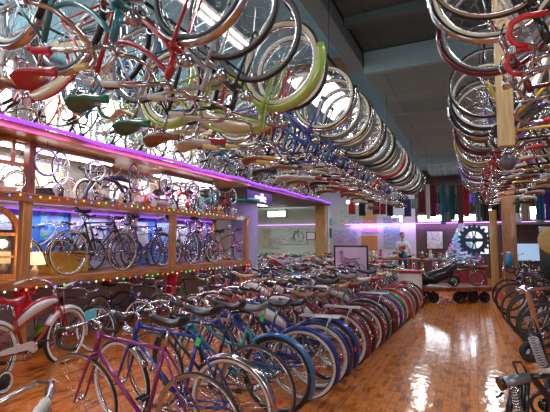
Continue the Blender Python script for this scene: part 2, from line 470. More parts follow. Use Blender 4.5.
def bike(kind, x, y, heading, pal, label, group, z=0, flip=False, low=False, sc=1, steer=0, lean=0, skip=()):
    """heading: radians, direction the front points; flip: hung upside down with the tyres at height z"""
    sp = spec(kind)
    T = Matrix.Translation((x, y, z)) @ Matrix.Rotation(heading, 4, 'Z')
    if lean: T = T @ Matrix.Rotation(lean, 4, 'X')
    if flip: T = T @ Matrix.Rotation(PI, 4, 'X')
    if sc != 1: T = T @ Matrix.Diagonal((sc, sc, sc, 1))
    if low:
        o = link('bicycle', LOW[kind], None, T); setm(o, range(9), pal)
        return tag(o, label, 'bicycle', group)
    root = link('bicycle', None, None, T)
    tag(root, label, 'bicycle', group)
    hubs = [p for p in sp if p[0] == 'wheel']; piv = Matrix.Identity(4)
    if steer:
        S = Matrix.Translation((.34, 0, .8)) @ Matrix.Rotation(R_(-18), 4, 'Y') @ Matrix.Rotation(steer, 4, 'Z') @ Matrix.Rotation(R_(18), 4, 'Y') @ Matrix.Translation((-.34, 0, -.8))
    for (nm, me, sl, ch, loc) in sp:
        if nm in skip: continue
        M = Matrix.Translation(loc)
        if steer and (nm in ('fork', 'handlebar', 'headlamp') or (nm in ('wheel', 'fender') and loc[0] > 0)): M = S @ M
        o = link(nm, me, root, M); setm(o, sl, pal)
        for (cn, cm, cs) in ch:
            if cn in skip: continue
            c = link(cn, cm, o); setm(c, cs, pal)
    return root
KN = {'road': 'racing bicycle', 'roadster': 'roadster bicycle', 'stepthrough': 'step-through bicycle', 'cruiser': 'tank bicycle', 'muscle': 'banana-seat bicycle', 'kids': 'small child bicycle'}

# ------------------------------------------------------------------ the room
XL, XR, YF, YB = -6.3, 4.2, -4.5, 19.0
# floor with boards along Y
def floor_mat():
    m, n, l, b = _new('floor_boards')
    tc = n.new('ShaderNodeTexCoord'); mp = n.new('ShaderNodeMapping'); mp.inputs['Rotation'].default_value = (0, 0, PI/2)
    br = n.new('ShaderNodeTexBrick'); br.offset = .37; br.offset_frequency = 3
    br.inputs['Scale'].default_value = 1; br.inputs['Brick Width'].default_value = 1.1; br.inputs['Row Height'].default_value = .075
    br.inputs['Mortar Size'].default_value = .0015; br.inputs['Mortar Smooth'].default_value = .1; br.inputs['Bias'].default_value = -.1
    br.inputs['Color1'].default_value = (.0, 0, 0, 1); br.inputs['Color2'].default_value = (1, 1, 1, 1); br.inputs['Mortar'].default_value = (.0, 0, 0, 1)
    l.new(tc.outputs['Object'], mp.inputs[0]); l.new(mp.outputs[0], br.inputs['Vector'])
    m2 = n.new('ShaderNodeMapping'); m2.inputs['Scale'].default_value = (9, 2.2, 1)
    l.new(tc.outputs['Object'], m2.inputs[0])
    no = n.new('ShaderNodeTexNoise'); no.inputs['Scale'].default_value = 2.2; no.inputs['Detail'].default_value = 6; l.new(m2.outputs[0], no.inputs['Vector'])
    n2 = n.new('ShaderNodeTexNoise'); n2.inputs['Scale'].default_value = 5.5; n2.inputs['Detail'].default_value = 4; l.new(tc.outputs['Object'], n2.inputs['Vector'])
    a = n.new('ShaderNodeMath'); a.operation = 'MULTIPLY_ADD'; l.new(br.outputs['Color'], a.inputs[0]); a.inputs[1].default_value = .22
    l.new(no.outputs['Fac'], a.inputs[2])
    a2 = n.new('ShaderNodeMath'); a2.operation = 'MULTIPLY_ADD'; l.new(n2.outputs['Fac'], a2.inputs[0]); a2.inputs[1].default_value = .7; l.new(a.outputs[0], a2.inputs[2])
    cr = n.new('ShaderNodeValToRGB'); e = cr.color_ramp.elements
    e[0].position = .62; e[0].color = (.1, .024, .003, 1); e[1].position = 1.25; e[1].color = (.85, .31, .05, 1)
    q = e.new(.82); q.color = (.3, .08, .009, 1)
    e2 = e.new(1.0); e2.color = (.55, .17, .022, 1)
    # ramp clamps at 1: scale
    mr = n.new('ShaderNodeMapRange'); mr.inputs[1].default_value = .5; mr.inputs[2].default_value = 1.25
    l.new(a2.outputs[0], mr.inputs[0]); l.new(mr.outputs[0], cr.inputs[0])
    for el, p in zip(sorted(e, key=lambda z: z.position), (0, .33, .66, 1)): el.position = p
    mo = n.new('ShaderNodeMix'); mo.data_type = 'RGBA'; l.new(br.outputs['Fac'], mo.inputs[0]); l.new(cr.outputs[0], mo.inputs[6])
    mo.inputs[7].default_value = (.07, .018, .004, 1)
    l.new(mo.outputs[2], b.inputs['Base Color'])
    b.inputs['Roughness'].default_value = .4; b.inputs['Coat Weight'].default_value = .9; b.inputs['Coat Roughness'].default_value = .1; b.inputs['Coat Tint'].default_value = (1, .8, .6, 1)
    n3 = n.new('ShaderNodeTexNoise'); n3.inputs['Scale'].default_value = 9; n3.inputs['Detail'].default_value = 3; l.new(tc.outputs['Object'], n3.inputs['Vector'])
    bp = n.new('ShaderNodeBump'); bp.inputs['Strength'].default_value = .6; bp.inputs['Distance'].default_value = .006
    ad = n.new('ShaderNodeMath'); ad.operation = 'MULTIPLY_ADD'; l.new(br.outputs['Fac'], ad.inputs[0]); ad.inputs[1].default_value = -.5; l.new(n3.outputs['Fac'], ad.inputs[2])
    l.new(ad.outputs[0], bp.inputs['Height']); l.new(bp.outputs[0], b.inputs['Normal']); l.new(bp.outputs[0], b.inputs['Coat Normal'])
    return m
struct(obj('floor', box(((XR-10.2)/2, (YF+YB)/2, -.05), (XR+10.4, YB-YF+.4, .1)), floor_mat()))
def panel_mat(name, c, seam, w=1.2, h=.6):
    m, n, l, b = _new(name)
    tc = n.new('ShaderNodeTexCoord'); br = n.new('ShaderNodeTexBrick'); br.offset = 0
    br.inputs['Scale'].default_value = 1; br.inputs['Brick Width'].default_value = w; br.inputs['Row Height'].default_value = h; br.inputs['Mortar Size'].default_value = .012
    br.inputs['Color1'].default_value = (*c, 1); br.inputs['Color2'].default_value = (*[x*.88 for x in c], 1); br.inputs['Mortar'].default_value = (*seam, 1)
    l.new(tc.outputs['Object'], br.inputs['Vector']); l.new(br.outputs['Color'], b.inputs['Base Color']); b.inputs['Roughness'].default_value = .75
    return m
ceil_dark = panel_mat('ceiling_dark_panel', (.085, .135, .14), (.06, .09, .1), 1.2, 1.2)
ceil_grey = panel_mat('ceiling_grey_panel', (.22, .32, .3), (.14, .21, .2), 1.2, .6)
ceil_blue = mat('ceiling_blue', (.2, .42, .5), .8, bump=.3, scale=25)
beam_blue = mat('beam_pale_blue', (.26, .4, .43), .6)
struct(obj('ceiling', box(((XR-1.5)/2, (YF+6.7)/2, 4.65), (XR+1.5, 6.7-YF, .2)), ceil_dark))
struct(obj('ceiling', box(((XR-1.5)/2, (6.7+YB)/2, 4.35), (XR+1.5, YB-6.7, .3)), ceil_grey))
struct(obj('ceiling', box(((-10.2-1.5)/2, (YF+YB)/2, 4.6), (8.7, YB-YF, .2)), ceil_blue))
def sbeam(c, d, m): 
    o = obj('trim_beam', box(c, d, bev=.01), m); struct(o); return o
sbeam(((XR-1.5)/2, 6.64, 4.36), (XR+1.5, .12, .36), beam_blue)
sbeam((-1.62, 1.2, 4.43), (.24, 10.9, .3), mat('duct_slate', (.14, .19, .2), .6))
sbeam(((XR-1.5)/2, 5.5, 4.5), (XR+1.5, .16, .12), ceil_dark)
sbeam(((XR-1.5)/2, 1.0, 4.44), (XR+1.5, .2, .24), beam_blue)
sbeam(((XR-1.5)/2, 14.4, 4.08), (XR+1.5, .2, .3), beam_blue)
sbeam((-5.0, 6.6, 4.4), (7, .2, .24), mat('beam_brown', (.2, .13, .09), .6))
sbeam((-5.0, 2.6, 4.4), (7, .2, .24), MATS['beam_brown'])
# sprinkler pipe
p = empty('sprinkler_pipe', (1.3, 8.9, 4.12))
tag(p, 'thin grey sprinkler pipe with brass head running across the ceiling', 'pipe')
obj('pipe', MB().tube([(-2.6, 0, 0), (2.9, 0, 0)], .022, 10), mat('pipe_grey', (.12, .15, .15), .5, .3), p)
hd = MB(); hd.tube([(-1.55, 0, 0), (-1.55, 0, -.05)], .015, 8); hd.lathe([(.001, -.06), (.04, -.06), (.045, -.052), (.01, -.045)], 12, c=(-1.55, 0, 0)); hd.tube([(-1.55, 0, 0), (-1.55, 0, .08)], .012, 8)
obj('sprinkler_head', hd, dchrome, p)

wallm = mat('wall_plaster', (.5, .47, .46), .85, scale=3)
wall_dk = mat('wall_dark_brown', (.09, .05, .05), .7, scale=3)
wall_blue = mat('wall_display_blue', (.08, .32, .85), .7, scale=2)
struct(obj('wall_left', box((XL-.1, (YF+9.5)/2, 2.25), (.2, 9.5-YF, 4.5)), wallm))
struct(obj('wall_left_return', box(((XL-10.2)/2, 9.6, 2.25), (10.2+XL, .2, 4.5)), wallm))
struct(obj('wall_left_far', box((-10.1, 14.2, 2.25), (.2, 9.4, 4.5)), wallm))
struct(obj('wall_right', box((XR+.1, (YF+YB)/2, 2.25), (.2, YB-YF, 4.5)), mat('wall_mauve', (.3, .22, .3), .8)))
struct(obj('wall_front', box(((XR+XL)/2, YF-.1, 2.25), (XR-XL, .2, 4.5)), wallm))
wall_back_l = mat('wall_lilac_white', (.68, .62, .78), .8, scale=2)
struct(obj('wall_back', box((-6.2, YB+.1, 2.25), (8, .2, 4.5)), wall_back_l))
struct(obj('wall_back', box((1.0, YB+.1, 2.25), (6.4, .2, 4.5)), wall_dk))
struct(obj('wall_partition', box((-7.75, 16.5, 1.5), (4.9, .15, 3.0)), mat('wall_pale_green', (.6, .74, .58), .8, scale=2)))
skyw = glow('daylight_pane', (.95, .98, 1.0), 5.0)
skyw2 = glow('daylight_pane_back', (.8, .88, 1.0), 26.0)
frame_w = mat('window_frame_white', (.6, .6, .6), .5)
NW = [0]
def window(c, w, h, axis, pane):
    """axis 'x': in a wall facing +x, 'y': facing -y"""
    NW[0] += 1
    e = empty('window_%d' % NW[0], c); struct(e)
    t = .06
    def bb(a, z, da, dz, mm, nm, dd=.08):
        d = (dd, da, dz) if axis == 'x' else (da, dd, dz); cc = (0, a, z) if axis == 'x' else (a, 0, z)
        return obj(nm, box(cc, d, bev=.005), mm, e)
    bb(0, 0, w, h, pane, 'pane', .02)
    for s in (-1, 1):
        bb(s*w/2, 0, t, h+t, frame_w, 'window_frame'); bb(0, s*h/2, w+t, t, frame_w, 'window_frame')
    bb(0, 0, .04, h, frame_w, 'mullion'); return e
for yy in (0.6, 3.0, 5.4, 7.8): window((XL+.03, yy, 3.72), 1.9, 1.05, 'x', skyw)
for yy in (2.2, 4.3, 6.4, 8.3): window((XL+.03, yy, 2.52), 1.1, .5, 'x', glow('daylight_pane_low', (.95, .98, 1), 2.6))
for xx in (-9.2, -7.6): window((xx, 16.38+.02, 2.62), .9, .3, 'y', skyw)
for xx, zz, w_, h_ in ((-2.95, 2.42, .5, .3), (-1.55, 2.42, 1.1, .28), (-.3, 2.42, .95, .28), (.62, 2.5, .5, .5), (2.3, 2.7, .5, .8)):
    window((xx, YB-.04, zz), w_, h_, 'y', skyw2)
for xx in (-3.5, 0.5, 3.0): window((xx, YF+.05, 2.4), 1.8, 1.6, 'y', glow('daylight_pane_street', (.9, .95, 1), 1.6))

# mezzanine ledge along the left wall, with far return
oak = wood('orange_oak', (.3, .1, .025), (.62, .27, .08)); oakY = wood('orange_oak_long', (.32, .09, .02), (.62, .25, .07), axis=(12, 1, 12))
oakZ = wood('orange_oak_upright', (.35, .12, .03), (.66, .3, .1), axis=(12, 12, 1))
pale = wood('pale_pine', (.5, .33, .14), (.75, .55, .28), axis=(12, 12, 1))
SX = -5.15    # shelf front
slab = obj('trim_ledge', box(((XL+SX)/2, 3.0, 2.93), (SX-XL, 13.0, .1), bev=.01), oakY); struct(slab)
slab = obj('trim_ledge', box((-7.6, 12.9, 2.93), (4.9, 6.8, .1), bev=.01), mat('ledge_brown', (.12, .06, .05), .6)); struct(slab)
purple = glow('purple_led', (.26, .05, .85), 3.2)
pink = glow('pink_led', (.75, .35, 1.0), 3)
def led(pts, label, m=purple, r=.029):
    o = empty('led_strip', pts[0]); tag(o, label, 'light strip', 'purple light strips')
    q = [Vector(a)-Vector(pts[0]) for a in pts]
    obj('light_tube', MB().tube(q, r, 8), m, o)
    cl = MB()
    for i in range(len(q)-1):
        L = (q[i+1]-q[i]).length
        for k in range(int(L/1.5)+1):
            p = q[i].lerp(q[i+1], (k+.5)/(int(L/1.5)+1)); cl.box(p, (.012, .012, .09) if abs((q[1]-q[0]).y) > 1 else (.012, .012, .09))
    obj('clips', cl, chrome, o)
pts = []
for k in range(60):
    y = -2.5+18.7*k/59
    pts.append((SX+.035, y, 2.99+.014*math.sin(y*2.3)+.01*math.sin(y*5.1)))
led(pts, 'long purple light strip along the edge of the upper left ledge')
led([(-6.12, 3.7, 1.97), (-6.12, 9.2, 1.97)], 'thin violet light strip under the back of the upper shelf', purple, .012)
led([(SX, 16.2, 2.99), (-9.9, 16.2, 2.97)], 'pink light strip along the far cross ledge at left', pink, .02)
led([(-5.3, YB-.12, 2.21), (XR-.1, YB-.12, 2.21)], 'pale pink light strip across the back wall', pink, .014)
led([(-10, 16.36, 2.14), (-5.35, 16.36, 2.14)], 'pale pink light strip on the pale green partition', pink, .012)

# shelving unit: posts, two boards
PY = [0.6, 3.53, 6.47, 9.36]
for i, y in enumerate(PY):
    o = obj('shelf_post', box((SX-.05, y, 1.01), (.1, .13, 2.02), bev=.008), oakZ)
    tag(o, 'orange oak shelf post, %s from the camera along the left shelving' % ordinal(i), 'post', 'oak posts of the left shelving')
    o = obj('shelf_post', box((-6.18, y, 1.49), (.1, .1, 2.78), bev=.008), oakZ)
    tag(o, 'rear oak shelf post against the wall, %s from the camera' % ordinal(i), 'post', 'rear posts of the left shelving')
def shelf(z, y0, y1, lab, w=None):
    e = empty('display_shelf', ((SX-6.25)/2, (y0+y1)/2, z)); tag(e, lab, 'shelf')
    L = y1-y0
    obj('board', box((0, 0, 0), (6.25+SX, L, .05), bev=.008), oakY, e)
    obj('front_edge', box(((6.25+SX)/2+.015, 0, -.01), (.03, L, .12), bev=.008), oakY, e)
shelf(2.05, -1.5, 9.5, 'upper oak display shelf edged with coloured string lights')
shelf(.95, -1.5, 9.5, 'lower oak display shelf holding the upright bicycles')
# display backdrop below upper shelf
bd = [(-1.4, 3.5, mat('curtain_pink', (.55, .36, .42), .9)), (3.6, 5.0, wall_blue), (5.05, 6.4, mat('poster_white', (.7, .74, .8), .6)), (6.5, 7.9, wall_blue), (7.95, 9.3, mat('backdrop_lavender', (.35, .25, .5), .8))]
nm = ['pink cloth backdrop behind the arched window frame', 'bright blue backdrop panel behind the first shelf bicycle', 'white backdrop panel in the middle of the lower shelf',
      'bright blue backdrop panel near the far end of shelf', 'lavender backdrop panel at the far end of shelf']
for (a, b, m), l_ in zip(bd, nm):
    mb = MB(); N = 24
    if 'pink' in l_:
        P = [(XL+.06+.02*math.sin(k*1.4), a+(b-a)*k/60) for k in range(61)]
        mb.prism(P+[(x-.01, y) for x, y in P[::-1]], 1.0, 1.98, plane='xy')
    else: mb.box((XL+.05, (a+b)/2, 1.49), (.03, b-a, 1.0), bev=.004)
    o = obj('backdrop_panel', mb, m); tag(o, l_, 'panel', 'backdrop panels of the lower shelf')
# posters on the backdrop
pcols = [(.75,.78,.8), (.1,.35,.75), (.7,.72,.7), (.15,.12,.3), (.8,.75,.6), (.3,.55,.85), (.8,.8,.82), (.6,.15,.2)]
pn = ['white', 'deep blue', 'pale grey', 'dark violet', 'cream', 'light blue', 'bright white', 'red']
def poster_mat(name, c, seed):
    m, n, l, b = _new(name)
    tc = n.new('ShaderNodeTexCoord'); no = n.new('ShaderNodeTexVoronoi'); no.inputs['Scale'].default_value = 9+seed % 4
    l.new(tc.outputs['Object'], no.inputs['Vector'])
    mx = n.new('ShaderNodeMix'); mx.data_type = 'RGBA'; mx.inputs[6].default_value = (*c, 1)
    l.new(no.outputs['Color'], mx.inputs[7])
    th = n.new('ShaderNodeMath'); th.operation = 'GREATER_THAN'; th.inputs[1].default_value = .5; l.new(no.outputs['Distance'], th.inputs[0])
    mm = n.new('ShaderNodeMath'); mm.operation = 'MULTIPLY'; mm.inputs[1].default_value = .55; l.new(th.outputs[0], mm.inputs[0])
    l.new(mm.outputs[0], mx.inputs[0]); l.new(mx.outputs[2], b.inputs['Base Color']); b.inputs['Roughness'].default_value = .5
    return m
for k in range(8):
    y = 4.0+k*.68
    o = obj('poster', box((XL+.08, y, 1.62+.12*(k % 2)), (.01, .42, .5)), poster_mat('poster_print_%d' % k, pcols[k], k))
    tag(o, '%s poster on the shelf backdrop, %s from the camera' % (pn[k], ordinal(k)), 'poster', 'posters on the shelf backdrop')

# string lights
BULB = [('red', (1, .05, .03)), ('green', (.05, 1, .15)), ('blue', (.1, .25, 1)), ('amber', (1, .5, .08)), ('white', (1, .9, .8))]
bm = MB(); bm.ball((0, 0, 0), .0125, 0, 6, (1, 1, 1.3)); BM = [bm.mesh('bulb', [glow('bulb_'+n, c, 2.2)]) for n, c in BULB]
def lights(z, y0, y1, n, lab, seed):
    r = random.Random(seed); o = empty('string_lights', (SX+.06, y0, z)); tag(o, lab, 'string lights', 'coloured string lights on the shelf edges')
    pts = [(0, (y1-y0)*k/(n*2), .012*math.sin(k*1.3)+.008*r.random()) for k in range(n*2+1)]
    obj('cable', MB().tube(pts, .004, 4), mat('cable_green', (.01, .05, .02), .6), o)
    for k in range(n):
        link('bulb', BM[r.randrange(5)], o, Matrix.Translation((.006, pts[2*k+1][1], pts[2*k+1][2]-.018)))
lights(2.07, 1.0, 9.4, 62, 'coloured string lights along the upper oak shelf edge', 1)
lights(.9, 1.0, 9.4, 62, 'coloured string lights along the lower oak shelf edge', 2)
# red ribbon bows around posts
redc = mat('red_ribbon', (.65, .01, .03), .5)
for i, y in enumerate(PY[1:]):
    mb = MB(); mb.box((0, 0, -.15), (.115, .15, .34), bev=.01)
    for s in (-1, 1):
        mb.tube([(.07, 0, 0), (.1, s*.06, .05), (.1, s*.12, .03), (.1, s*.1, -.04), (.07, 0, 0)], .018, 6)
        mb.tube([(.08, s*.01, 0), (.1, s*.05, -.12), (.1, s*.06, -.24)], .014, 5)
    mb.ball((.08, 0, 0), .03)
    o = obj('ribbon_bow', mb, redc, None, (SX-.05, y, .86)); tag(o, 'red ribbon bow tied round the %s shelf post below the lower shelf' % ordinal(i+1), 'ribbon', 'red ribbons on the shelf posts')

# ------------------------------------------------------------------ shelf display (lower shelf)
G = 'upright bicycles on the lower shelf'
T1 = 1.0-.025
def sb(i, kind, y, pal, lab, h=PI/2, x=-5.5, sc=1, z=None, g=G, **kw): return bike(kind, x, y, h, pal, lab, g, z=.976 if z is None else z, sc=sc, **kw)
sb(0, 'road', 4.97, palette('black', wall='cream', sad='black'), 'black racing bicycle on lower shelf in front of blue panel', skip=())
sb(1, 'roadster', 6.15, palette('purple', wall='grey', fen='chrome'), 'purple roadster bicycle on lower shelf just before the second post', x=-5.6, sc=.96)
sb(2, 'road', 7.15, palette('grey', wall='tan'), 'grey racing bicycle on lower shelf just past the second post', x=-5.55)
sb(3, 'roadster', 8.05, palette('sky blue', wall='white', fen='chrome'), 'sky blue roadster bicycle near the far end of lower shelf', x=-5.65, h=PI/2+.2)
sb(4, 'kids', 8.85, palette('red', wall='white', fen='chrome'), 'small red child bicycle at the far end of lower shelf', x=-5.45, h=PI/2-.2)
sb(5, 'roadster', 5.5, palette('burgundy', wall='grey'), 'burgundy roadster bicycle against backdrop behind the black shelf racer', x=-6.0, h=PI/2, sc=.95)

# arched window frame standing on lower shelf
e = empty('arched_window_frame', (-5.62, 3.38, .976)); tag(e, 'orange wooden arched window frame standing on the lower shelf', 'window frame')
def arch(w, h, t, d):
    pts = [(-w/2, 0), (-w/2, h-w/2)]+[(-w/2*math.cos(a), h-w/2+w/2*math.sin(a)) for a in [PI*k/12 for k in range(1, 12)]]+[(w/2, h-w/2), (w/2, 0)]
    w2 = w-2*t
    ins = [(-w2/2, t), (-w2/2, h-w/2)]+[(-w2/2*math.cos(a), h-w/2+w2/2*math.sin(a)) for a in [PI*k/12 for k in range(1, 12)]]+[(w2/2, h-w/2), (w2/2, t)]
    mb = MB(); n = len(pts)
    vs = [(x, y, z) for x in (-d/2, d/2) for (y, z) in pts+ins]
    N = 2*n; fs = []
    for k in range(n):
        k2 = (k+1) % n
        fs += [(k, k2, n+k2, n+k), (N+k, N+n+k, N+n+k2, N+k2), (k, N+k, N+k2, k2), (n+k, n+k2, N+n+k2, N+n+k)]
    mb.add(vs, fs, 0, False); return mb
obj('outer_frame', arch(.72, .98, .07, .06), oakZ, e)
mb = MB(); mb.box((0, 0, .45), (.04, .04, .85)); mb.box((0, 0, .6), (.04, .6, .045)); mb.box((0, 0, .3), (.03, .6, .03)); obj('glazing_bars', mb, oakZ, e)
obj('mirror_pane', box((-.015, 0, .36), (.008, .58, .6)), mat('mirror_pane', (.4, .4, .45), .1, 1), e)
# lamp
e = empty('table_lamp', (-5.3, 3.76, .976)); tag(e, 'small table lamp with glowing yellow shade on lower shelf', 'lamp')
mb = MB(); mb.lathe([(.001, 0), (.06, 0), (.065, .012), (.03, .03), (.02, .05), (.045, .09), (.05, .12), (.02, .17), (.012, .2), (.012, .3), (.001, .3)], 16)
obj('lamp_base', mb, mat('lamp_ceramic', (.6, .45, .35), .3), e)
mb = MB(); mb.lathe([(.13, .2), (.075, .36), (.072, .36), (.126, .2)], 24, closed=True)
obj('lamp_shade', mb, mat('lamp_shade', (.8, .6, .3), .8, emis=(1, .7, .28), es=2.6), e)
li = bpy.data.lights.new('lamp_bulb', 'POINT'); li.energy = 8; li.color = (1, .7, .35); li.shadow_soft_size = .05
lo = bpy.data.objects.new('lamp_bulb_light', li); COL.objects.link(lo); lo.location = (-5.28, 3.74, 1.45)
# white doll-like ornaments at left
for i, (y, h) in enumerate(((3.05, .2), (2.9, .14))):
    mb = MB(); mb.lathe([(.001, 0), (.09, 0), (.07, h*.4), (.03, h*.8), (.02, h), (.001, h)], 12); mb.ball((0, 0, h+.02), .03)
    o = obj('ornament', mb, mat('white_porcelain', (.75, .7, .68), .3), None, (-5.3, y, .976)); tag(o, ['taller', 'shorter'][i]+' white bell-shaped ornament at left end of lower shelf', 'ornament', 'white ornaments')
# yellow box behind first shelf bicycle
o = obj('storage_box', box((0, 0, .17), (.3, .7, .34), bev=.01), mat('amber_box', (.6, .33, .04), .5), None, (-5.98, 4.75, .976)); tag(o, 'amber yellow storage box behind the first shelf bicycle', 'box')

# ------------------------------------------------------------------ upper shelf clutter
ZU = 2.076
# wooden cabinet-like frame
e = empty('wooden_exercise_frame', (-5.55, 3.55, ZU)); tag(e, 'tall antique wooden frame machine with wire wheel on the upper shelf', 'machine')
dw = wood('mahogany', (.12, .03, .015), (.32, .1, .05), axis=(12, 12, 1))
for y in (-.28, .24): obj('upright', MB().box((0, y, .42), (.14, .1, .84), bev=.01), dw, e)
mb = MB(); mb.box((0, -.02, .8), (.12, .5, .08), bev=.01); mb.box((0, -.02, .45), (.05, .46, .05)); mb.box((0, 0, .6), (.04, .04, .38)); obj('crossbars', mb, oak, e)
mb = MB(); mb.merge(spokes(.2, .02, 16), [0], Matrix.Translation((.02, 0, .25)) @ Matrix.Rotation(PI/2, 4, 'Z')); mb.merge(rim(.22, .02), [0], Matrix.Translation((.02, 0, .25)) @ Matrix.Rotation(PI/2, 4, 'Z'))
obj('wire_wheel', mb, chrome, e)
obj('base_board', box((.12, -.35, .05), (.3, .5, .1), bev=.01), wood('pale_plank', (.5, .3, .15), (.7, .48, .28)), e)
obj('top_beam', MB().tube([(.05, -.9, .6), (.05, -.3, .72), (.05, -.1, .78)], .05, 8), oak, e)
mb = MB(); mb.prism([(-.75, .0), (-.62, .06), (-.58, .3), (-.62, .6), (-.5, .62), (-.42, .4), (-.44, .05), (-.35, 0)], -.02, .02, plane='yz')
obj('curved_panel', mb, mat('yellow_lacquer', (.7, .5, .08), .35, 0, .5), e)
# bentwood velocipede
e = empty('velocipede', (-5.42, 5.15, ZU)); tag(e, 'dark bentwood child velocipede with arched frame on upper shelf', 'velocipede')
dk = mat('dark_indigo_wood', (.03, .025, .05), .35, 0, .5)
mb = MB(); mb.tube(bez((0, -.55, .02), (0, -.45, .5), (0, -.05, .42), 12)+bez((0, 0, .42), (0, .25, .4), (0, .3, .05), 8), .035, 8); obj('bent_frame', mb, dk, e)
obj('seat', MB().tube([(0, -.05, .46), (0, .2, .48), (0, .42, .44)], [.03, .055, .03], 8), SADDLE['black'], e)
obj('base_rail', box((0, -.05, .03), (.16, .95, .06), bev=.01), dk, e)
for y in (-.1, .5):
    mb = MB(); mb.merge(rim(.19, .012), [0]); mb.merge(spokes(.19, .012, 14), [0]); w = obj('wheel', mb, dchrome, e); w.matrix_basis = Matrix.Translation((.02, y, .19)) @ Matrix.Rotation(PI/2, 4, 'Z')
# pedal cars
def pedal_car(x, y, z, rz, m1, m2, label, s=1.0, low=False):
    e = link('pedal_car', None, None, Matrix.Translation((x, y, z)) @ Matrix.Rotation(rz, 4, 'Z') @ Matrix.Diagonal((s, s, s, 1))); tag(e, label, 'pedal car', 'pedal cars')
    sec = [(-.42, .1, .17, .1), (-.4, .17, .25, .07), (-.2, .2, .3, .06), (-.05, .2, .2, .06), (.12, .2, .2, .06), (.2, .19, .3, .06), (.4, .14, .27, .07), (.47, .08, .2, .1)]
    vs = []; fs = []; n = 12
    for (X, w, zt, zb) in sec:
        for k in range(n):
            a = 2*PI*k/n; c_, s_ = math.cos(a), math.sin(a)
            vs.append((X, w*math.copysign(abs(c_)**.6, c_), (zt+zb)/2+(zt-zb)/2*math.copysign(abs(s_)**.6, s_)))
    for i in range(len(sec)-1):
        for k in range(n): fs.append((i*n+k, i*n+(k+1) % n, (i+1)*n+(k+1) % n, (i+1)*n+k))
    fs += [tuple(range(n-1, -1, -1)), tuple((len(sec)-1)*n+k for k in range(n))]
    mb = MB(); mb.add(vs, fs); obj('body', mb, m1, e)
    for X in (-.28, .3):
        for s_ in (-1, 1):
            mb = MB(); mb.lathe([(.001, -.02), (.05, -.022), (.085, -.02), (.09, 0), (.085, .02), (.05, .022), (.001, .02)], 16, rot=RX); obj('wheel', mb, WALL['white'], e, (X, s_*.21, .09))
    mb = MB(); mb.lathe([(.075, -.006), (.087, -.006), (.087, .006), (.075, .006)], 16, closed=True, c=(.05, 0, .36), rot=Matrix.Rotation(-.9, 3, 'Y')); mb.tube([(.05, 0, .36), (.18, 0, .2)], .008, 5); mb.box((.05, 0, .36), (.01, .16, .012)); obj('steering_wheel', mb, darkmetal, e)
    mb = MB(); mb.prism([(.1, .29), (.13, .42), (.145, .42), (.13, .28)], -.13, .13); obj('windscreen', mb, chrome, e)
    mb = MB(); mb.box((.45, 0, .11), (.04, .3, .03), bev=.008); mb.box((-.42, 0, .11), (.03, .28, .03), bev=.008); obj('bumpers', mb, chrome, e)
    mb = MB(); mb.box((0, .203, .19), (.5, .01, .03)); mb.box((0, -.203, .19), (.5, .01, .03)); obj('side_flash', mb, m2, e)
    return e
pedal_car(-5.42, 6.2, ZU, PI/2, mat('pink_enamel', (.72, .5, .5), .3, 0, .7), chrome, 'pink pedal car on the upper shelf beside the dark velocipede', .95)
# small bicycles / tricycles on upper shelf
def trike(x, y, z, h, m1, label, s=1):
    e = link('tricycle', None, None, Matrix.Translation((x, y, z)) @ Matrix.Rotation(h, 4, 'Z') @ Matrix.Diagonal((s, s, s, 1))); tag(e, label, 'tricycle', 'tricycles')
    mb = MB(); mb.tube(bez((-.28, 0, .16), (-.1, 0, .36), (.18, 0, .46), 8), .018, 8); mb.tube([(.17, 0, .56), (.26, 0, .38)], .018, 8)
    for s_ in (-1, 1): mb.tube([(.25, s_*.04, .4), (.3, s_*.045, .2)], .01, 6)
    mb.box((.25, 0, .4), (.05, .1, .03)); mb.tube([(-.3, -.22, .12), (-.3, .22, .12)], .012, 6); mb.box((-.3, 0, .17), (.14, .3, .015), bev=.004); obj('frame', mb, m1, e)
    for (X, Y, r) in ((.3, 0, .2), (-.3, .22, .12), (-.3, -.22, .12)):
        mb = MB(); ty = tyre(r, .014); mb.merge(ty, [0, 0]); rr = rim(r, .014); mb.merge(rr, [1]); mb.merge(spokes(r, .014, 14), [1]); obj('wheel', mb, [rubber, chrome], e, (X, Y, r))
    sd = saddle('wide'); obj('saddle', sd, SADDLE['black'], e, (-.08, 0, .42)); 
    mb = MB()
    for s_ in (-1, 1): mb.tube([(.16, 0, .58), (.16, s_*.1, .6), (.1, s_*.18, .6), (.02, s_*.2, .58)], .01, 6)
    obj('handlebar', mb, chrome, e)
    mb = MB()
    for s_ in (-1, 1): mb.tube([(.3, s_*.02, .2), (.3, s_*.06, .2), (.34, s_*.07, .2+s_*.07)], .008, 5); mb.box((.34, s_*.11, .2+s_*.07), (.05, .08, .02))
    obj('pedals', mb, darkmetal, e)
    mb = MB(); mb.merge(fender(.2, 10, 150, .03), [0], Matrix.Translation((.3, 0, .2))); obj('fender', mb, m1, e)
    return e
TR = [('red', 6.85, 'red'), ('white', 7.45, 'white'), ('turquoise', 8.1, 'turquoise'), ('red', 8.75, 'scarlet')]
for i, (c, y, nm_) in enumerate(TR):
    trike(-5.5, y, ZU, PI/2+.3*(i % 2), paint(c), nm_+' tricycle on the upper shelf, %s of four beyond the pink pedal car' % ordinal(i), 1.05)
US = [('kids', 4.3, 'gold', 'behind the wooden frame machine'), ('muscle', 5.5, 'cream', 'behind the dark velocipede'), ('kids', 6.6, 'orange', 'behind the pink pedal car'), ('kids', 7.7, 'red', 'behind the white tricycle'), ('muscle', 8.7, 'emerald green', 'at the far end')]
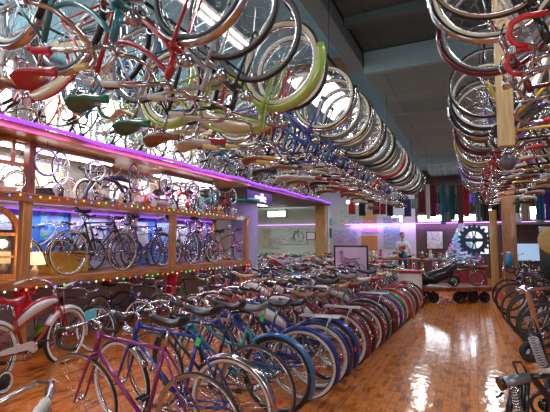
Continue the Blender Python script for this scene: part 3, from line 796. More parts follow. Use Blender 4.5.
for i, (k, y, c, w) in enumerate(US):
    bike(k, -5.95, y, PI/2, palette(c, wall=['white', 'black'][i % 2], fen=['chrome', c][i % 2], gr='white'), '%s %s on the upper shelf %s' % (c, KN[k], w), 'small bicycles on the upper shelf', z=ZU, sc=.9)
def boxthing(x, y, z, d, m, lab, rz=0, name='display_box', cat='box', g=None):
    e = empty(name, (x, y, z), rz); tag(e, lab, cat, g)
    obj('body', box((0, 0, d[2]*.42), (d[0], d[1], d[2]*.84), bev=.01), m, e)
    obj('lid', box((0, 0, d[2]*.91), (d[0]*1.04, d[1]*1.04, d[2]*.16), bev=.012), m, e)
    return e
boxthing(-5.95, 2.9, ZU, (.3, .4, .5), mat('cream_tin', (.6, .5, .3), .4), 'cream lidded tin box at left end of the upper shelf')
boxthing(-5.6, 4.15, ZU, (.3, .25, .18), mat('black_case', (.02, .02, .03), .4), 'low black case beside the wooden frame machine')

for j in range(13):
    y = 3.9+j*.42
    c = ['silver', 'white', 'cream', 'red', 'brown'][j % 5]
    e = empty('spare_wheel', (-5.35-.25*(j % 2), y, 2.58)); tag(e, 'loose %s wheel hung below the high ledge, %s from the camera' % (c, ordinal(j)), 'wheel', 'loose wheels hung below the ledge')
    r = (.2, .26, .17)[j % 3]; q = Matrix.Rotation(PI/2+.5*math.sin(j*2.1), 4, 'Z')
    mb = MB(); mb.merge(rim(r, .014)); o = obj('rim', mb, chrome, e); o.matrix_basis = q
    o = obj('tire', tyre(r, .014), [rubber, paint(c)], e); o.matrix_basis = q
    o = obj('spokes', spokes(r, .014, 16), chrome, e); o.matrix_basis = q
    obj('hanging_cord', MB().tube([(0, 0, r), (0, 0, .3)], .004, 4), darkmetal, e)
for j in range(9):
    y = 3.95+j*.6; c = ['white', 'silver', 'cream', 'orange', 'white', 'red', 'silver', 'yellow', 'white'][j]
    e = empty('oil_lamp', (-5.25, y+.05, ZU)); tag(e, '%s bicycle lamp at the front of upper shelf, %s from the camera' % (c, ordinal(j)), 'lamp', 'bicycle lamps along the upper shelf')
    mb = MB(); mb.lathe([(.001, 0), (.05, 0), (.055, .02), (.02, .04), (.02, .07), (.05, .1), (.055, .16), (.03, .2), (.001, .22)], 12); obj('body', mb, paint(c), e)
    mb = MB(); mb.lathe([(.001, 0), (.04, 0), (.05, .04), (.045, .045), (.001, .02)], 12, c=(.045, 0, .13), rot=Matrix.Rotation(PI/2, 3, 'Y')); obj('lens', mb, chrome, e)
for j in range(8):
    y = 3.6+j*.72; c = ['silver', 'white', 'teal', 'white', 'navy blue', 'silver', 'gold', 'burgundy'][j]
    bike(['roadster', 'stepthrough'][j % 2], -5.98, y, PI/2+.1*(j % 3-1), palette(c, 'white', ['white', 'grey'][j % 2], 'black', 'white', 'chrome'), '%s %s at the back of lower shelf, %s from the camera' % (c, KN[['roadster', 'stepthrough'][j % 2]], ordinal(j)), 'bicycles at the back of the lower shelf', z=.976, sc=.8, low=True)
# far end display: lavender mannequin column with green hat band, the sign
o = obj('sign_board', box((0, 0, 0), (.04, 1.5, .34), bev=.01), mat('sign_dark', (.03, .02, .08), .4)); 
e = empty('shop_sign', (-5.3, 10.3, 2.66)); tag(e, 'dark sign with glowing white lettering under the ledge', 'sign'); o.name = 'board'; o.parent = e
text('eville', .34, .008, glow('sign_white', (1, .97, 1), 1.3), e, Matrix.Translation((.035, 0, 0)) @ Matrix.Rotation(PI/2, 4, 'Z') @ Matrix.Rotation(PI/2, 4, 'X'))
e = empty('display_column', (-5.55, 9.9, 0)); tag(e, 'lavender grey display column beyond the end of the shelving', 'column')
lav = mat('lavender_grey', (.35, .3, .42), .5, scale=2)
mb = MB(); mb.lathe([(.001, 0), (.42, 0), (.42, .12), (.36, .15), (.36, 2.5), (.001, 2.5)], 24); obj('shaft', mb, lav, e)
mb = MB(); mb.lathe([(.36, 2.5), (.42, 2.5), (.42, 2.6), (.001, 2.6)], 24); obj('capital', mb, paint('emerald green'), e)

# ------------------------------------------------------------------ ledge bikes (z = 2.98) fronts to the room
LC = ['gold', 'sky blue', 'red', 'orange', 'black', 'dark green', 'lime green', 'yellow', 'silver', 'burgundy', 'navy blue', 'white', 'red', 'teal', 'gold', 'purple', 'black', 'orange', 'sky blue', 'red']
for i in range(20):
    y = 2.2+i*.66
    k = ['kids', 'muscle', 'kids', 'kids'][i % 4]
    bike(k, -5.72, y, rnd.uniform(-.18, .18), palette(LC[i], wall=['white', 'black', 'black', 'cream'][i % 4], fen=['chrome', LC[i]][i % 2], gr=['black', 'white'][i % 2]),
         '%s %s standing on the high left ledge, %s from the camera' % (LC[i], KN[k], ordinal(i)), 'small bicycles along the high ledge', z=2.985, sc=.98, low=(i > 11))
# guard wires along ledge
mb = MB()
for z in (3.08, 3.2): mb.tube([(SX-.02, -1, z), (SX-.02, 16, z)], .006, 4)
for k in range(24): mb.tube([(SX-.02, -1+k*.74, 2.98), (SX-.02, -1+k*.74, 3.24)], .006, 4)
o = obj('guard_wire', mb, mat('wire_yellow', (.5, .5, .1), .4)); tag(o, 'yellow guard wire running along the high left ledge', 'wire')

# ------------------------------------------------------------------ hanging rows
GR = 3.36           # height of tyre contact line of hanging bikes (upside down)
def rail(x, y0, y1, ys, lab, hooklen=.0):
    e = empty('hanging_rail', (x, y0, GR+.12)); tag(e, lab, 'rail', 'ceiling rails for hanging bicycles')
    obj('pipe', MB().tube([(0, 0, 0), (0, y1-y0, 0)], .016, 8), darkmetal, e)
    n = int((y1-y0)/5)+1
    for k in range(n+1):
        y = (y1-y0)*k/n
        obj('hanger_rod', MB().tube([(0, y, 0), (0, y, (4.2 if (y+y0 > 6.6 and x > -1.5) else 4.5)-GR-.12)], .005, 6), darkmetal, e)
    hm = MB(); hm.tube([(0, 0, .0), (0, 0, -.08), (0, .02, -.15), (0, .0, -.19), (0, -.03, -.16)], .005, 5); me = hm.mesh('hook', [chrome])
    for y in ys[:95]: link('hook', me, e, Matrix.Translation((0, y-y0, .0)))
HP = [  # first row at left: colour, kind, wall, fender, saddle, grips
 ('red','cruiser','black','chrome','white','yellow'), ('teal','stepthrough','white','chrome','red','red'), ('red','stepthrough','black','chrome','green','white'), ('silver','roadster','grey',None,'green','white'),
 ('black','roadster','grey',None,'brown','white'), ('lime green','cruiser','cream','lime green','white','yellow'), ('red','cruiser','white',None,'red','yellow'),
 ('royal blue','stepthrough','black',None,'brown','white'), ('navy blue','roadster','grey','chrome','black','black'), ('sky blue','stepthrough','cream','chrome','brown','white'),
 ('royal blue','roadster','cream','chrome','white','white'), ('black','roadster','cream','chrome','brown','black'), ('royal blue','stepthrough','white','royal blue','white','white'),
 ('burgundy','cruiser','cream','chrome','red','red'), ('silver','stepthrough','white','chrome','black','white'), ('navy blue','roadster','cream','chrome','brown','black')]
ys = [1.05, 1.47, 1.9, 2.28, 2.56, 2.82, 3.22]+[4.1+.31*k for k in range(22)]
YH = ys
for i, y in enumerate(ys):
    c, k, w, f, s_, g = HP[i] if i < len(HP) else HP[rnd.randrange(6, 15)]
    if i > 6: w = rnd.choice(['cream', 'white', 'cream', 'cream']); f = rnd.choice(['black', 'black', 'chrome', 'grey', c])
    bike(k, -1.88+rnd.uniform(-.03, .03)+(.09 if i == 5 else 0), y, rnd.uniform(-.1, .1), palette(c, 'cream' if c in ('lime green', 'red') else 'white', w, s_, g, f or 'black'),
         'upside-down %s %s, %s from the camera in the left ceiling row' % (c, KN[k], ordinal(i)), 'upside-down bicycles in the left ceiling row',
         z=(3.34, 3.34, 3.3, 3.33, 3.3, 3.17, 3.28)[i]-.01 if i < 7 else GR-.06+rnd.uniform(-.02, .02), flip=True, low=(i > 17), steer=rnd.uniform(-.12, .12) if i < 10 else 0, skip=('fender', 'reflector') if f is None else (), lean=rnd.uniform(-.06, .06))
rail(-1.35, .8, 11.2, ys, 'steel ceiling rail over the aisle side of left hanging bicycles')
rail(-2.41, .8, 11.2, ys, 'steel ceiling rail over the wall side of left hanging bicycles')
# second row, farther left
C2 = ['silver', 'red', 'sky blue', 'lime green', 'gold', 'red', 'black', 'teal', 'yellow', 'brown', 'purple', 'white', 'navy blue', 'orange', 'emerald green', 'silver', 'burgundy', 'royal blue']
ys2 = [2.2+.62*k for k in range(14)]
for i, y in enumerate(ys2):
    k = ['roadster', 'cruiser', 'stepthrough', 'stepthrough'][i % 4]; c = C2[i]
    bike(k, -3.75+rnd.uniform(-.05, .05), y, PI+rnd.uniform(-.15, .15), palette(c, 'cream', rnd.choice(['black', 'white', 'grey']), rnd.choice(['brown', 'black', 'white', 'tan']), rnd.choice(['white', 'black', 'yellow']), rnd.choice(['chrome', c])),
         'upside-down %s %s, %s from the camera in the inner ceiling row' % (c, KN[k], ordinal(i)), 'upside-down bicycles in the inner left ceiling row', z=GR+.42, flip=True, low=(i > 9), lean=rnd.uniform(-.08, .08))
for x in (-3.22, -4.28): 
    e = 'aisle' if x > -4 else 'window'
    GR += .42; rail(x, 1.0, 11.2, ys2, 'steel ceiling rail on the %s side of inner hanging bicycles' % e); GR -= .42
# right row, wheels to the aisle
C3 = [('black','road','tan'), ('silver','roadster','cream'), ('burgundy','roadster','grey'), ('yellow','road','black'), ('black','roadster','white'), ('purple','stepthrough','black'), ('brown','roadster','white'), ('silver','road','tan'),
      ('burgundy','stepthrough','grey'), ('black','road','tan'), ('gold','roadster','cream')]
ys3 = [2.3, 2.68, 3.15]+[4.3+.36*k for k in range(19)]
for i, y in enumerate(ys3):
    c, k, w = C3[i % 11]
    bike(k, .71+rnd.uniform(-.03, .03), y, PI+rnd.uniform(-.06, .06), palette(c, 'white', w, rnd.choice(['black', 'brown', 'white']), rnd.choice(['black', 'red', 'white']), 'chrome' if i % 2 else c),
         'upside-down %s %s, %s from the camera in the right ceiling row' % (c, KN[k], ordinal(i)), 'upside-down bicycles in the right ceiling row',
         z=GR-.04+rnd.uniform(-.02, .02)-(.02*(i > 3)), flip=True, low=(i > 13), lean=rnd.uniform(-.05, .05))
rail(.18, 1.6, 11.4, ys3, 'steel ceiling rail over the aisle side of right hanging bicycles')
rail(1.24, 1.6, 11.4, ys3, 'steel ceiling rail over the wall side of right hanging bicycles')
for i, (x, y, z0, w) in enumerate(((.29, 4.02, 2.29, .125), (.62, 3.7, 2.4, .09))):
    o = obj('ceiling_post', box((x, y, (z0+4.5)/2), (w, .09, 4.5-z0), bev=.006), pale); tag(o, ['wide', 'narrow'][i]+' pale pine board hanging from the ceiling among right hanging bicycles', 'post', 'pine boards hung from the ceiling')
p = at(508, 162, 4.02); e = empty('hanging_lamp', p); tag(e, 'grey globe lamp hanging below the wide pine board', 'lamp')
mb = MB(); mb.ball((0, 0, 0), .068, 0, 14, (1, 1, 1.15)); obj('globe', mb, mat('grey_glass', (.12, .12, .14), .25), e)
obj('collar', MB().lathe([(.001, .1), (.02, .1), (.03, .07), (.035, .055)], 12), darkmetal, e)

# ------------------------------------------------------------------ floor row beside the aisle (fronts to -X)
FR = [ # kind, colour, wall, fender, saddle
 ('road','magenta','tan',None,'black'), ('roadster','royal blue','white','chrome','black'), ('road','black','grey',None,'black'), ('stepthrough','teal','black','sky blue','grey'),
 ('stepthrough','royal blue','white','royal blue','black'), ('cruiser','navy blue','white','navy blue','black'), ('stepthrough','navy blue','black','royal blue','brown'), ('cruiser','burgundy','white','burgundy','brown'),
 ('roadster','burgundy','black','burgundy','black'), ('stepthrough','red','white','burgundy','tan'), ('roadster','grey','black','grey','grey'), ('cruiser','burgundy','black','burgundy','brown'),
 ('stepthrough','purple','white','purple','white'), ('roadster','teal','cream','emerald green','black'), ('cruiser','red','white','red','red'), ('stepthrough','silver','white','chrome','tan'),
 ('cruiser','red','cream','burgundy','white'), ('roadster','sky blue','white','chrome','black'), ('stepthrough','burgundy','white','burgundy','tan'), ('cruiser','white','white','red','brown'),
 ('roadster','black','cream','black','black'), ('stepthrough','turquoise','white','turquoise','white')]
fy = [2.28, 2.68, 3.08, 3.42]+[3.42+.355*k for k in range(1, 19)]
for i, (k, c, w, f, s_) in enumerate(FR[:19]):
    y = fy[i]; hx = -1.60+.05*(y-2.28) if i > 3 else -1.62
    hx += .04
    b = bike(k, hx-.53, y, PI+rnd.uniform(-.08, .08) if i > 1 else PI+(-.02), palette(c, 'white' if i % 2 else c, w, s_, 'black', f),
         '%s %s %s, %s from the camera in aisle-side floor row' % (c, KN[k], 'with drop bars' if k == 'road' else ('with chrome fenders' if f == 'chrome' else 'with painted fenders'), ordinal(i)),
         'bicycles in the floor row beside the aisle', low=(i > 17), steer=rnd.uniform(-.25, .25) if i > 0 else .12, lean=-.06+rnd.uniform(-.03, .03))
    if i == 1:
        fr = [c_ for c_ in b.children if c_.name.startswith('frame')][0]
        if True:
            # down tube direction from hl to bb, seen from the camera side (local +y)
            a = Vector((.365, 0, .73)); bb_ = Vector((-.1, 0, .29)); d = (bb_-a).normalized(); mid = a.lerp(bb_, .42)
            X = d; Z = Vector((0, 1, 0)); Y = Z.cross(X)
            text('VARSITY', .055, .001, paint('white'), fr, Matrix.Translation(mid+Vector((0, .0175, 0))) @ Matrix((X, Y, Z)).transposed().to_4x4())
# second floor row
C4 = ['black', 'red', 'orange', 'red', 'navy blue', 'teal', 'sky blue', 'burgundy', 'purple', 'silver', 'red', 'dark green', 'white']
for i, c in enumerate(C4):
    y = 5.3+i*.42; k = ['roadster', 'stepthrough', 'cruiser', 'cruiser'][i % 4]
    bike(k, -3.25+.05*i, y, PI+rnd.uniform(-.15, .15), palette(c, 'white', rnd.choice(['white', 'black']), rnd.choice(['tan', 'black', 'red', 'brown']), 'black', rnd.choice(['chrome', c])),
         '%s %s in the second floor row from the aisle, %s from the camera' % (c, KN[k], ordinal(i)), 'bicycles in the second floor row', low=(i > 5), steer=rnd.uniform(-.3, .3))
# row under the shelf, fronts outwards
C5 = [('black','roadster','white'), ('navy blue','stepthrough','white'), ('grey','roadster','grey'), ('red','kids','white'), ('dark green','roadster','white')]
for i, (c, k, w) in enumerate(C5):
    y = [4.22, 5.1, 5.75, 6.3, 7.2][i]
    bike(k, -5.12-.12*(i > 1), y, rnd.uniform(-.12, .12)+.0, palette(c, 'white', w, 'black', 'black', 'chrome' if i != 0 else 'black'),
         '%s %s facing out from below the lower shelf, %s from the camera' % (c, KN[k], ordinal(i)), 'bicycles tucked below the lower shelf', sc=.86, steer=rnd.uniform(-.3, .3))
# red and white cruiser in front of the shelf post
b = bike('cruiser', -4.47, 3.17, R_(102), palette('red', 'white', 'white', 'red', 'white', 'white'), 'red and white tank cruiser bicycle parked before the lower shelf', None, steer=-.05, skip=('rack', 'kickstand', 'headlamp'))
del_ = b.get('group')
tw = MB(); tw.merge(tyre(.11, .015), [0, 1]); tw.merge(rim(.11, .015), [2]); tw.lathe([(.001, -.006), (.07, -.006), (.07, .006), (.001, .006)], 16, rot=RX)
for s_ in (-1, 1): obj('training_wheel', tw, [rubber, WALL['white'], chrome], b, (-.5, s_*.16, .11))
tag_ = obj('price_tag', box((0, 0, 0), (.012, .17, .15), bev=.003), mat('cyan_card', (.12, .55, .68), .6), None, tuple(at(91, 316, 5.35)))
tag(tag_, 'square cyan card tag hanging in front of the bicycle below the shelf', 'tag')
# bicycle peeking in at the bottom left
bike('cruiser', -1.4, .56, R_(118), palette('cream', 'cream', 'cream', 'tan', 'white', 'chrome'), 'cream tank cruiser bicycle nearest the camera at bottom left', None, steer=0)
# flowers/yellow plant on the floor
e = empty('potted_plant', tuple(Vector((at(40, 345, 5.9).x, at(40, 345, 5.9).y, 0)))); tag(e, 'small plant with yellow green leaves on the floor under shelf', 'plant')
mb = MB(); mb.lathe([(.001, 0), (.06, 0), (.08, .12), (.07, .12), (.05, .02), (.001, .02)], 14); obj('pot', mb, mat('dark_pot', (.03, .03, .05), .5), e)
mb = MB()
for k in range(22):
    a = k*2.4; r = .1+.08*rnd.random(); h = .16+.14*rnd.random(); w = .03
    p0 = Vector((0, 0, .1)); p1 = Vector((r*.6*math.cos(a), r*.6*math.sin(a), h)); p2 = Vector((r*1.3*math.cos(a), r*1.3*math.sin(a), h*.85)); q = Vector((-math.sin(a), math.cos(a), 0))*w
    mb.add([p0, p1+q, p2, p1-q, p1+Vector((0, 0, .006))], [(0, 1, 4), (1, 2, 4), (2, 3, 4), (3, 0, 4)], 0)
obj('leaves', mb, mat('yellow_green_leaf', (.45, .5, .05), .5), e)

# far field of bicycles beyond the shelving
CF = list(PAINT.keys()); n_ = 0
for r_ in range(5):
    for j in range(9):
        y = 10.4+j*.62+.1*rnd.random(); x = -2.6-r_*1.35
        if (r_ == 0 and j > 5) or (abs(x+5.5) < 1.1 and y < 10.9): continue
        c = CF[(r_*9+j*5) % len(CF)]; k = ['roadster', 'cruiser', 'stepthrough', 'kids', 'cruiser'][(r_+j) % 5]
        bike(k, x, y, PI+rnd.uniform(-.3, .3), palette(c, rnd.choice(['white', 'red', 'cream']), rnd.choice(['white', 'black', 'cream']), rnd.choice(list(SADDLE)), rnd.choice(list(GRIP)), rnd.choice(['chrome', c])),
             '%s %s, %s from the front in %s file of the far floor' % (c, KN[k], ordinal(j), ['aisle-side', 'second', 'middle', 'fourth', 'leftmost'][r_]), 'bicycles massed on the far floor', low=True)
for j in range(9):
    c = CF[(j*4+3) % len(CF)]; k = ['roadster', 'cruiser', 'kids'][j % 3]
    bike(k, -2.6+.42*j+(.9 if j > 6 else 0), 17.0+.3*(j % 2), R_(90)+rnd.uniform(-.5, .5), palette(c, 'white', 'white', 'black', 'white', 'chrome'), '%s %s before the back wall, %s from the left' % (c, KN[k], ordinal(j)), 'bicycles before the back wall', low=True)
for j in range(12):
    c = CF[(j*7+2) % len(CF)]; k = ['roadster', 'cruiser', 'stepthrough'][j % 3]
    bike(k, 2.6+.3*(j % 2), 7.6+j*.8, PI+rnd.uniform(-.3, .3), palette(c, 'white', 'white', 'black', 'white', 'chrome'), '%s %s in the far right floor row, %s from the camera' % (c, KN[k], ordinal(j)), 'bicycles in the far right floor row', low=True)
# right floor row: fronts to the aisle
C6 = ['black', 'grey', 'silver', 'black', 'orange', 'navy blue', 'black', 'purple']
for i, c in enumerate(C6):
    y = 6.15+i*.42 if i < 6 else 9.4+.9*(i-6)
    bike('road' if i % 2 else 'roadster', 1.4-.03*i, y, PI+rnd.uniform(-.12, .1)+.1, palette(c, 'white', 'grey' if i < 6 else 'black', 'black', 'black', 'black')[:2]+[darkmetal]+palette(c, 'white', 'grey' if i < 6 else 'black', 'black', 'black', 'black')[3:],
         '%s %s in the right floor row, %s from the camera' % (c, KN['road' if i % 2 else 'roadster'], ordinal(i)), 'bicycles in the right floor row', steer=rnd.uniform(-.3, .3), skip=('fender', 'reflector') )

# ------------------------------------------------------------------ posts, back end
o = obj('wood_post', box((.9, 12.85, 2.1), (.32, .3, 4.2), bev=.015), wood('brown_post', (.2, .085, .035), (.42, .2, .09), axis=(12, 12, 1))); tag(o, 'wide brown timber post at the right side of the aisle', 'post')
o = obj('wood_post', box((.58, 14.2, 1.2), (.2, .2, 2.4), bev=.015), wood('tan_post', (.42, .22, .06), (.62, .38, .13), axis=(12, 12, 1))); tag(o, 'narrow yellow pine post behind the wide brown post', 'post')
o = obj('wood_post', box((-5.5, 16.15, 1.5), (.42, .3, 3.0), bev=.015), MATS['tan_post']); tag(o, 'tan timber post at the corner of the pale green partition', 'post')
for (px, py, d, c, l_) in ((509, 261, 11.0, 'royal blue', 'blue oval water bottle hung on the wide brown post'),):
    e = empty('bottle', tuple(at(px, py, d))); tag(e, l_, 'bottle'); mb = MB(); mb.lathe([(.001, -.18), (.07, -.16), (.08, 0), (.06, .15), (.03, .19), (.001, .19)], 14); obj('body', mb, mat('cyan_blue', (.01, .25, .6), .3), e)
    mb = MB(); mb.lathe([(.03, .19), (.045, .19), (.045, .24), (.001, .24)], 10); obj('cap', mb, paint('white'), e)
# big chainring sign
g = tuple(at(474, 240, 12.9)); e = empty('gear_sign', g, R_(20)); tag(e, 'huge dark blue grey chainring sign left of the pine post', 'sign')
def gear(Ro, Ri, nt, th, d):
    pts = []; 
    for k in range(nt*4):
        a = 2*PI*k/(nt*4); r = Ro+(th if k % 4 in (1, 2) else 0); pts.append((r*math.cos(a), r*math.sin(a)))
    n = len(pts); ins = [(Ri*math.cos(2*PI*k/n), Ri*math.sin(2*PI*k/n)) for k in range(n)]
    vs = [(x, y, z) for y in (-d/2, d/2) for (x, z) in pts+ins]; fs = []; N = 2*n
    for k in range(n):
        k2 = (k+1) % n; fs += [(k, k2, n+k2, n+k), (N+k, N+n+k, N+n+k2, N+k2), (k, N+k, N+k2, k2), (n+k, n+k2, N+n+k2, N+n+k)]
    mb = MB(); mb.add(vs, fs, 0, False); return mb
gm = mat('gear_slate', (.05, .065, .12), .45, .3)
obj('toothed_ring', gear(.4, .27, 18, .08, .05), gm, e)
mb = MB(); mb.box((0, 0, 0), (.56, .05, .11))
for a in (78, 102): mb.box((.0, 0, 0), (.56, .04, .03), rot=Matrix.Rotation(R_(a), 3, 'Y'))
mb.lathe([(.001, -.03), (.09, -.03), (.09, .03), (.001, .03)], 16, rot=RX); obj('spider', mb, gm, e)
obj('hanging_wire', MB().tube([(0, 0, .4), (0, 0, 4.2-g[2])], .006, 5), darkmetal, e)
# backlit white panel behind the gear
e = empty('light_box', tuple(at(476, 240, 14.6)), R_(20)); tag(e, 'bright white backlit panel behind the chainring sign', 'light panel')
obj('diffuser', box((0, 0, 0), (.8, .03, .95)), glow('lightbox_white', (.8, .88, 1), 1.6), e); obj('housing', box((0, .04, 0), (.86, .04, 1.01)), darkmetal, e)
obj('stand', MB().tube([(0, .05, -.5), (0, .05, -g[2]+.02)], .02, 6), darkmetal, e)
# christmas tree on a table
tp = at(463, 265, 13.9)
e = empty('display_table', (tp.x, tp.y, 0)); tag(e, 'low table with red cloth under the frosted christmas tree', 'table')
obj('tabletop', box((0, 0, tp.z-.03), (1.5, .8, .05), bev=.01), dw, e)
mb = MB(); mb.box((0, 0, tp.z/2-.04), (1.4, .7, tp.z-.09), bev=.02); obj('skirt', mb, mat('red_cloth', (.25, .02, .04), .8), e)
e = empty('christmas_tree', (tp.x, tp.y, tp.z)); tag(e, 'frosted white and blue christmas tree covered with coloured baubles', 'christmas tree')
mb = MB(); H = 1.5; r0 = .6
for k in range(1500):
    t_ = rnd.random()**.8; z = .1+t_*(H-.12); r = r0*(1-t_)*(.85+.3*rnd.random())+.02; a = rnd.random()*2*PI
    p0 = Vector((.3*r*math.cos(a), .3*r*math.sin(a), z+.05)); p1 = Vector((r*math.cos(a), r*math.sin(a), z-.02)); q = Vector((-math.sin(a), math.cos(a), 0))*.03
    mb.add([p0, p1+q, p1*1.03+Vector((0, 0, -.02)), p1-q], [(0, 1, 2), (0, 2, 3)], 0, False)
obj('branches', mb, mat('frosted_needles', (.55, .7, .9), .6), e)
obj('trunk', MB().tube([(0, 0, 0), (0, 0, H)], [.03, .005], 6), dw, e)
BC = [('red', (.8, .02, .05)), ('blue', (.03, .1, .8)), ('white', (.9, .9, 1)), ('pink', (.9, .2, .5)), ('green', (.02, .5, .3))]
BB = []
for n, c in BC:
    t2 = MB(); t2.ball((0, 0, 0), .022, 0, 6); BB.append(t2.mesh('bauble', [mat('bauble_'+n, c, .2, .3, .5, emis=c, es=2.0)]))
for k in range(90):
    t_ = (k+.5)/90; a = k*2.4; r = r0*(1-t_)+.015
    link('bauble', BB[k % 5], e, Matrix.Translation((r*math.cos(a), r*math.sin(a), .1+t_*(H-.15))))
li = bpy.data.lights.new('tree_fill', 'POINT'); li.energy = 45; li.color = (.75, .85, 1); li.shadow_soft_size = .2
lo = bpy.data.objects.new('tree_fill_source', li); COL.objects.link(lo); lo.location = (tp.x+.1, tp.y-1.0, tp.z+1.0)  # point fill added in front of the tree to brighten its needles
# cart with things
cp = Vector((.05, 10.2, 0)); c0 = at(453, 303, 10.1); e = empty('flat_cart', (c0.x, c0.y+.3, 0), R_(25)); tag(e, 'low wooden platform cart on iron wheels across the aisle end', 'cart')
obj('deck', box((0, 0, .33), (1.75, .8, .07), bev=.01), wood('cart_wood', (.09, .035, .02), (.24, .1, .06)), e)
obj('side_rail', box((0, -.41, .335), (1.8, .04, .11), bev=.01), MATS['mahogany'], e); obj('side_rail', box((0, .41, .335), (1.8, .04, .11), bev=.01), MATS['mahogany'], e)
for X in (-.6, .0, .35, .62):
    for s_ in (-1, 1):
        if X == .0 and s_ > 0: continue
        mb = MB(); mb.lathe([(.001, -.02), (.03, -.03), (.035, -.012), (.1, -.012), (.1, -.025), (.13, -.025), (.13, .025), (.1, .025), (.1, .012), (.035, .012), (.03, .03), (.001, .02)], 20, rot=RX)
        obj('wheel', mb, darkmetal, e, (X, s_*.3, .13)); obj('axle_bracket', MB().box((0, 0, 0), (.05, .09, .2)), darkmetal, e, (X, s_*.3, .21))
cc = Vector((c0.x, c0.y+.3, 0)); RZ = Matrix.Rotation(R_(25), 3, 'Z')
def oncart(x, y): v = RZ @ Vector((x, y, 0)); return (cc.x+v.x, cc.y+v.y, .366)
e = empty('motor_scooter', oncart(-.35, 0), R_(20)); tag(e, 'dark low scooter with sloping body resting on the platform cart', 'scooter')
mb = MB(); vs = []; fs = []; n = 10
sec = [(-.5, .04, .14), (-.42, .14, .17), (-.15, .2, .2), (.1, .19, .28), (.28, .15, .4), (.38, .09, .5), (.43, .03, .54)]
for (X, w, z) in sec:
    for k in range(n): a = 2*PI*k/n; vs.append((X-.05*math.sin(a), w*math.cos(a), z+w*.8*math.sin(a)))
for i in range(len(sec)-1):
    for k in range(n): fs.append((i*n+k, i*n+(k+1) % n, (i+1)*n+(k+1) % n, (i+1)*n+k))
fs += [tuple(range(n-1, -1, -1)), tuple((len(sec)-1)*n+k for k in range(n))]
mb.add(vs, fs); obj('body', mb, mat('black_enamel', (.02, .015, .02), .25, 0, .7), e)
for X in (-.35, .38):
    mb = MB(); mb.merge(tyre(.14, .035), [0, 0]); mb.lathe([(.001, -.02), (.08, -.02), (.08, .02), (.001, .02)], 16, rot=RX, mi=1); obj('wheel', mb, [rubber, dchrome], e, (X, 0, .14))
mb = MB()
for s_ in (-1, 1): mb.tube([(.42, 0, .56), (.38, s_*.14, .66), (.3, s_*.22, .66)], .014, 6)
obj('handlebar', mb, chrome, e)
x, y, z = oncart(.3, .05); trike(x, y, z, R_(10), paint('brown'), 'brown tricycle with wire wheels riding on the platform cart', .95)
# red-white cart beside person
bpz = at(409, 300, 10.1); e = empty('vendor_cart', (bpz.x, bpz.y+.2, 0), R_(10)); tag(e, 'white vendor cart with red trim beside the aisle end', 'cart')
mb = MB(); mb.box((0, 0, .48), (.55, .45, .5), bev=.05); obj('body', mb, paint('white'), e)
mb = MB(); mb.box((0, 0, .74), (.62, .52, .05), bev=.015); mb.box((0, 0, .28), (.6, .5, .05), bev=.015); obj('red_trim', mb, paint('red'), e)
for s_ in (-1, 1): 
    mb = MB(); mb.merge(tyre(.2, .02), [0, 0]); mb.merge(spokes(.2, .02, 14), [1]); mb.merge(rim(.2, .02), [1]); w = obj('wheel', mb, [rubber, chrome], e, (s_*.0+.0, s_*.28, .2))
mb = MB(); mb.tube([(-.25, .2, .7), (-.4, .2, .9), (-.4, -.2, .9), (-.25, -.2, .7)], .012, 6); mb.tube([(.22, 0, .25), (.22, 0, 0)], .02, 6); mb.tube([(-.22, 0, .25), (-.22, 0, 0)], .02, 6); obj('push_handle', mb, chrome, e)

# person (standing at the far end)
pp = at(403, 275, 15.6); px_, py_ = pp.x, pp.y
def skin(name, verts, edges, rad, m, parent, sub=1):
    me = bpy.data.meshes.new(name); me.from_pydata(verts, edges, []); me.materials.append(m)
    o = link(name, me, parent); md = o.modifiers.new('skin', 'SKIN'); md.use_smooth_shade = True
    for i, r in enumerate(rad): me.skin_vertices[0].data[i].radius = (r, r*.8) if not isinstance(r, tuple) else r
    me.skin_vertices[0].data[0].use_root = True
    sb_ = o.modifiers.new('sub', 'SUBSURF'); sb_.levels = sub; sb_.render_levels = sub
    return o
skinm = mat('skin', (.5, .27, .18), .5); e = link('person', None, None, Matrix.Translation((px_, py_, 0)) @ Matrix.Rotation(R_(205), 4, 'Z'))
tag(e, 'standing person in white shirt and dark blue dungarees at far end', 'person')
V = [(0,0,.95),(0,0,1.15),(0,.01,1.35),(0,0,1.48),(0,.02,1.56),(.1,0,.9),(.11,.02,.5),(.11,-.02,.1),(.12,.1,.04),(-.1,0,.9),(-.11,.05,.5),(-.11,0,.1),(-.12,.12,.04),
     (.17,0,1.4),(.25,.05,1.15),(.2,.25,1.05),(-.17,0,1.4),(-.26,.03,1.15),(-.24,.2,.98),(.19,.32,1.05),(-.23,.27,.97)]
E = [(0,1),(1,2),(2,3),(3,4),(0,5),(5,6),(6,7),(7,8),(0,9),(9,10),(10,11),(11,12),(2,13),(13,14),(14,15),(15,19),(2,16),(16,17),(17,18),(18,20)]
Rr = [.12,.12,.13,.05,.05,.085,.06,.04,.04,.085,.06,.04,.04,.055,.045,.035,.055,.045,.035,.03,.03]
skin('body', V, E, Rr, skinm, e)
skin('shirt', [V[1], V[2], V[13], V[14], V[16], V[17], (0,0,1.46)], [(0,1),(1,2),(2,3),(1,4),(4,5),(1,6)], [.145,.155,.075,.06,.075,.06,.07], mat('white_shirt', (.72,.72,.74), .8), e)
skin('dungarees', [V[0], V[5], V[6], V[7], V[9], V[10], V[11], (0,0,1.15)], [(0,1),(1,2),(2,3),(0,4),(4,5),(5,6),(0,7)], [.15,.105,.08,.065,.105,.08,.065,.155], mat('navy_denim', (.02,.03,.08), .8), e)
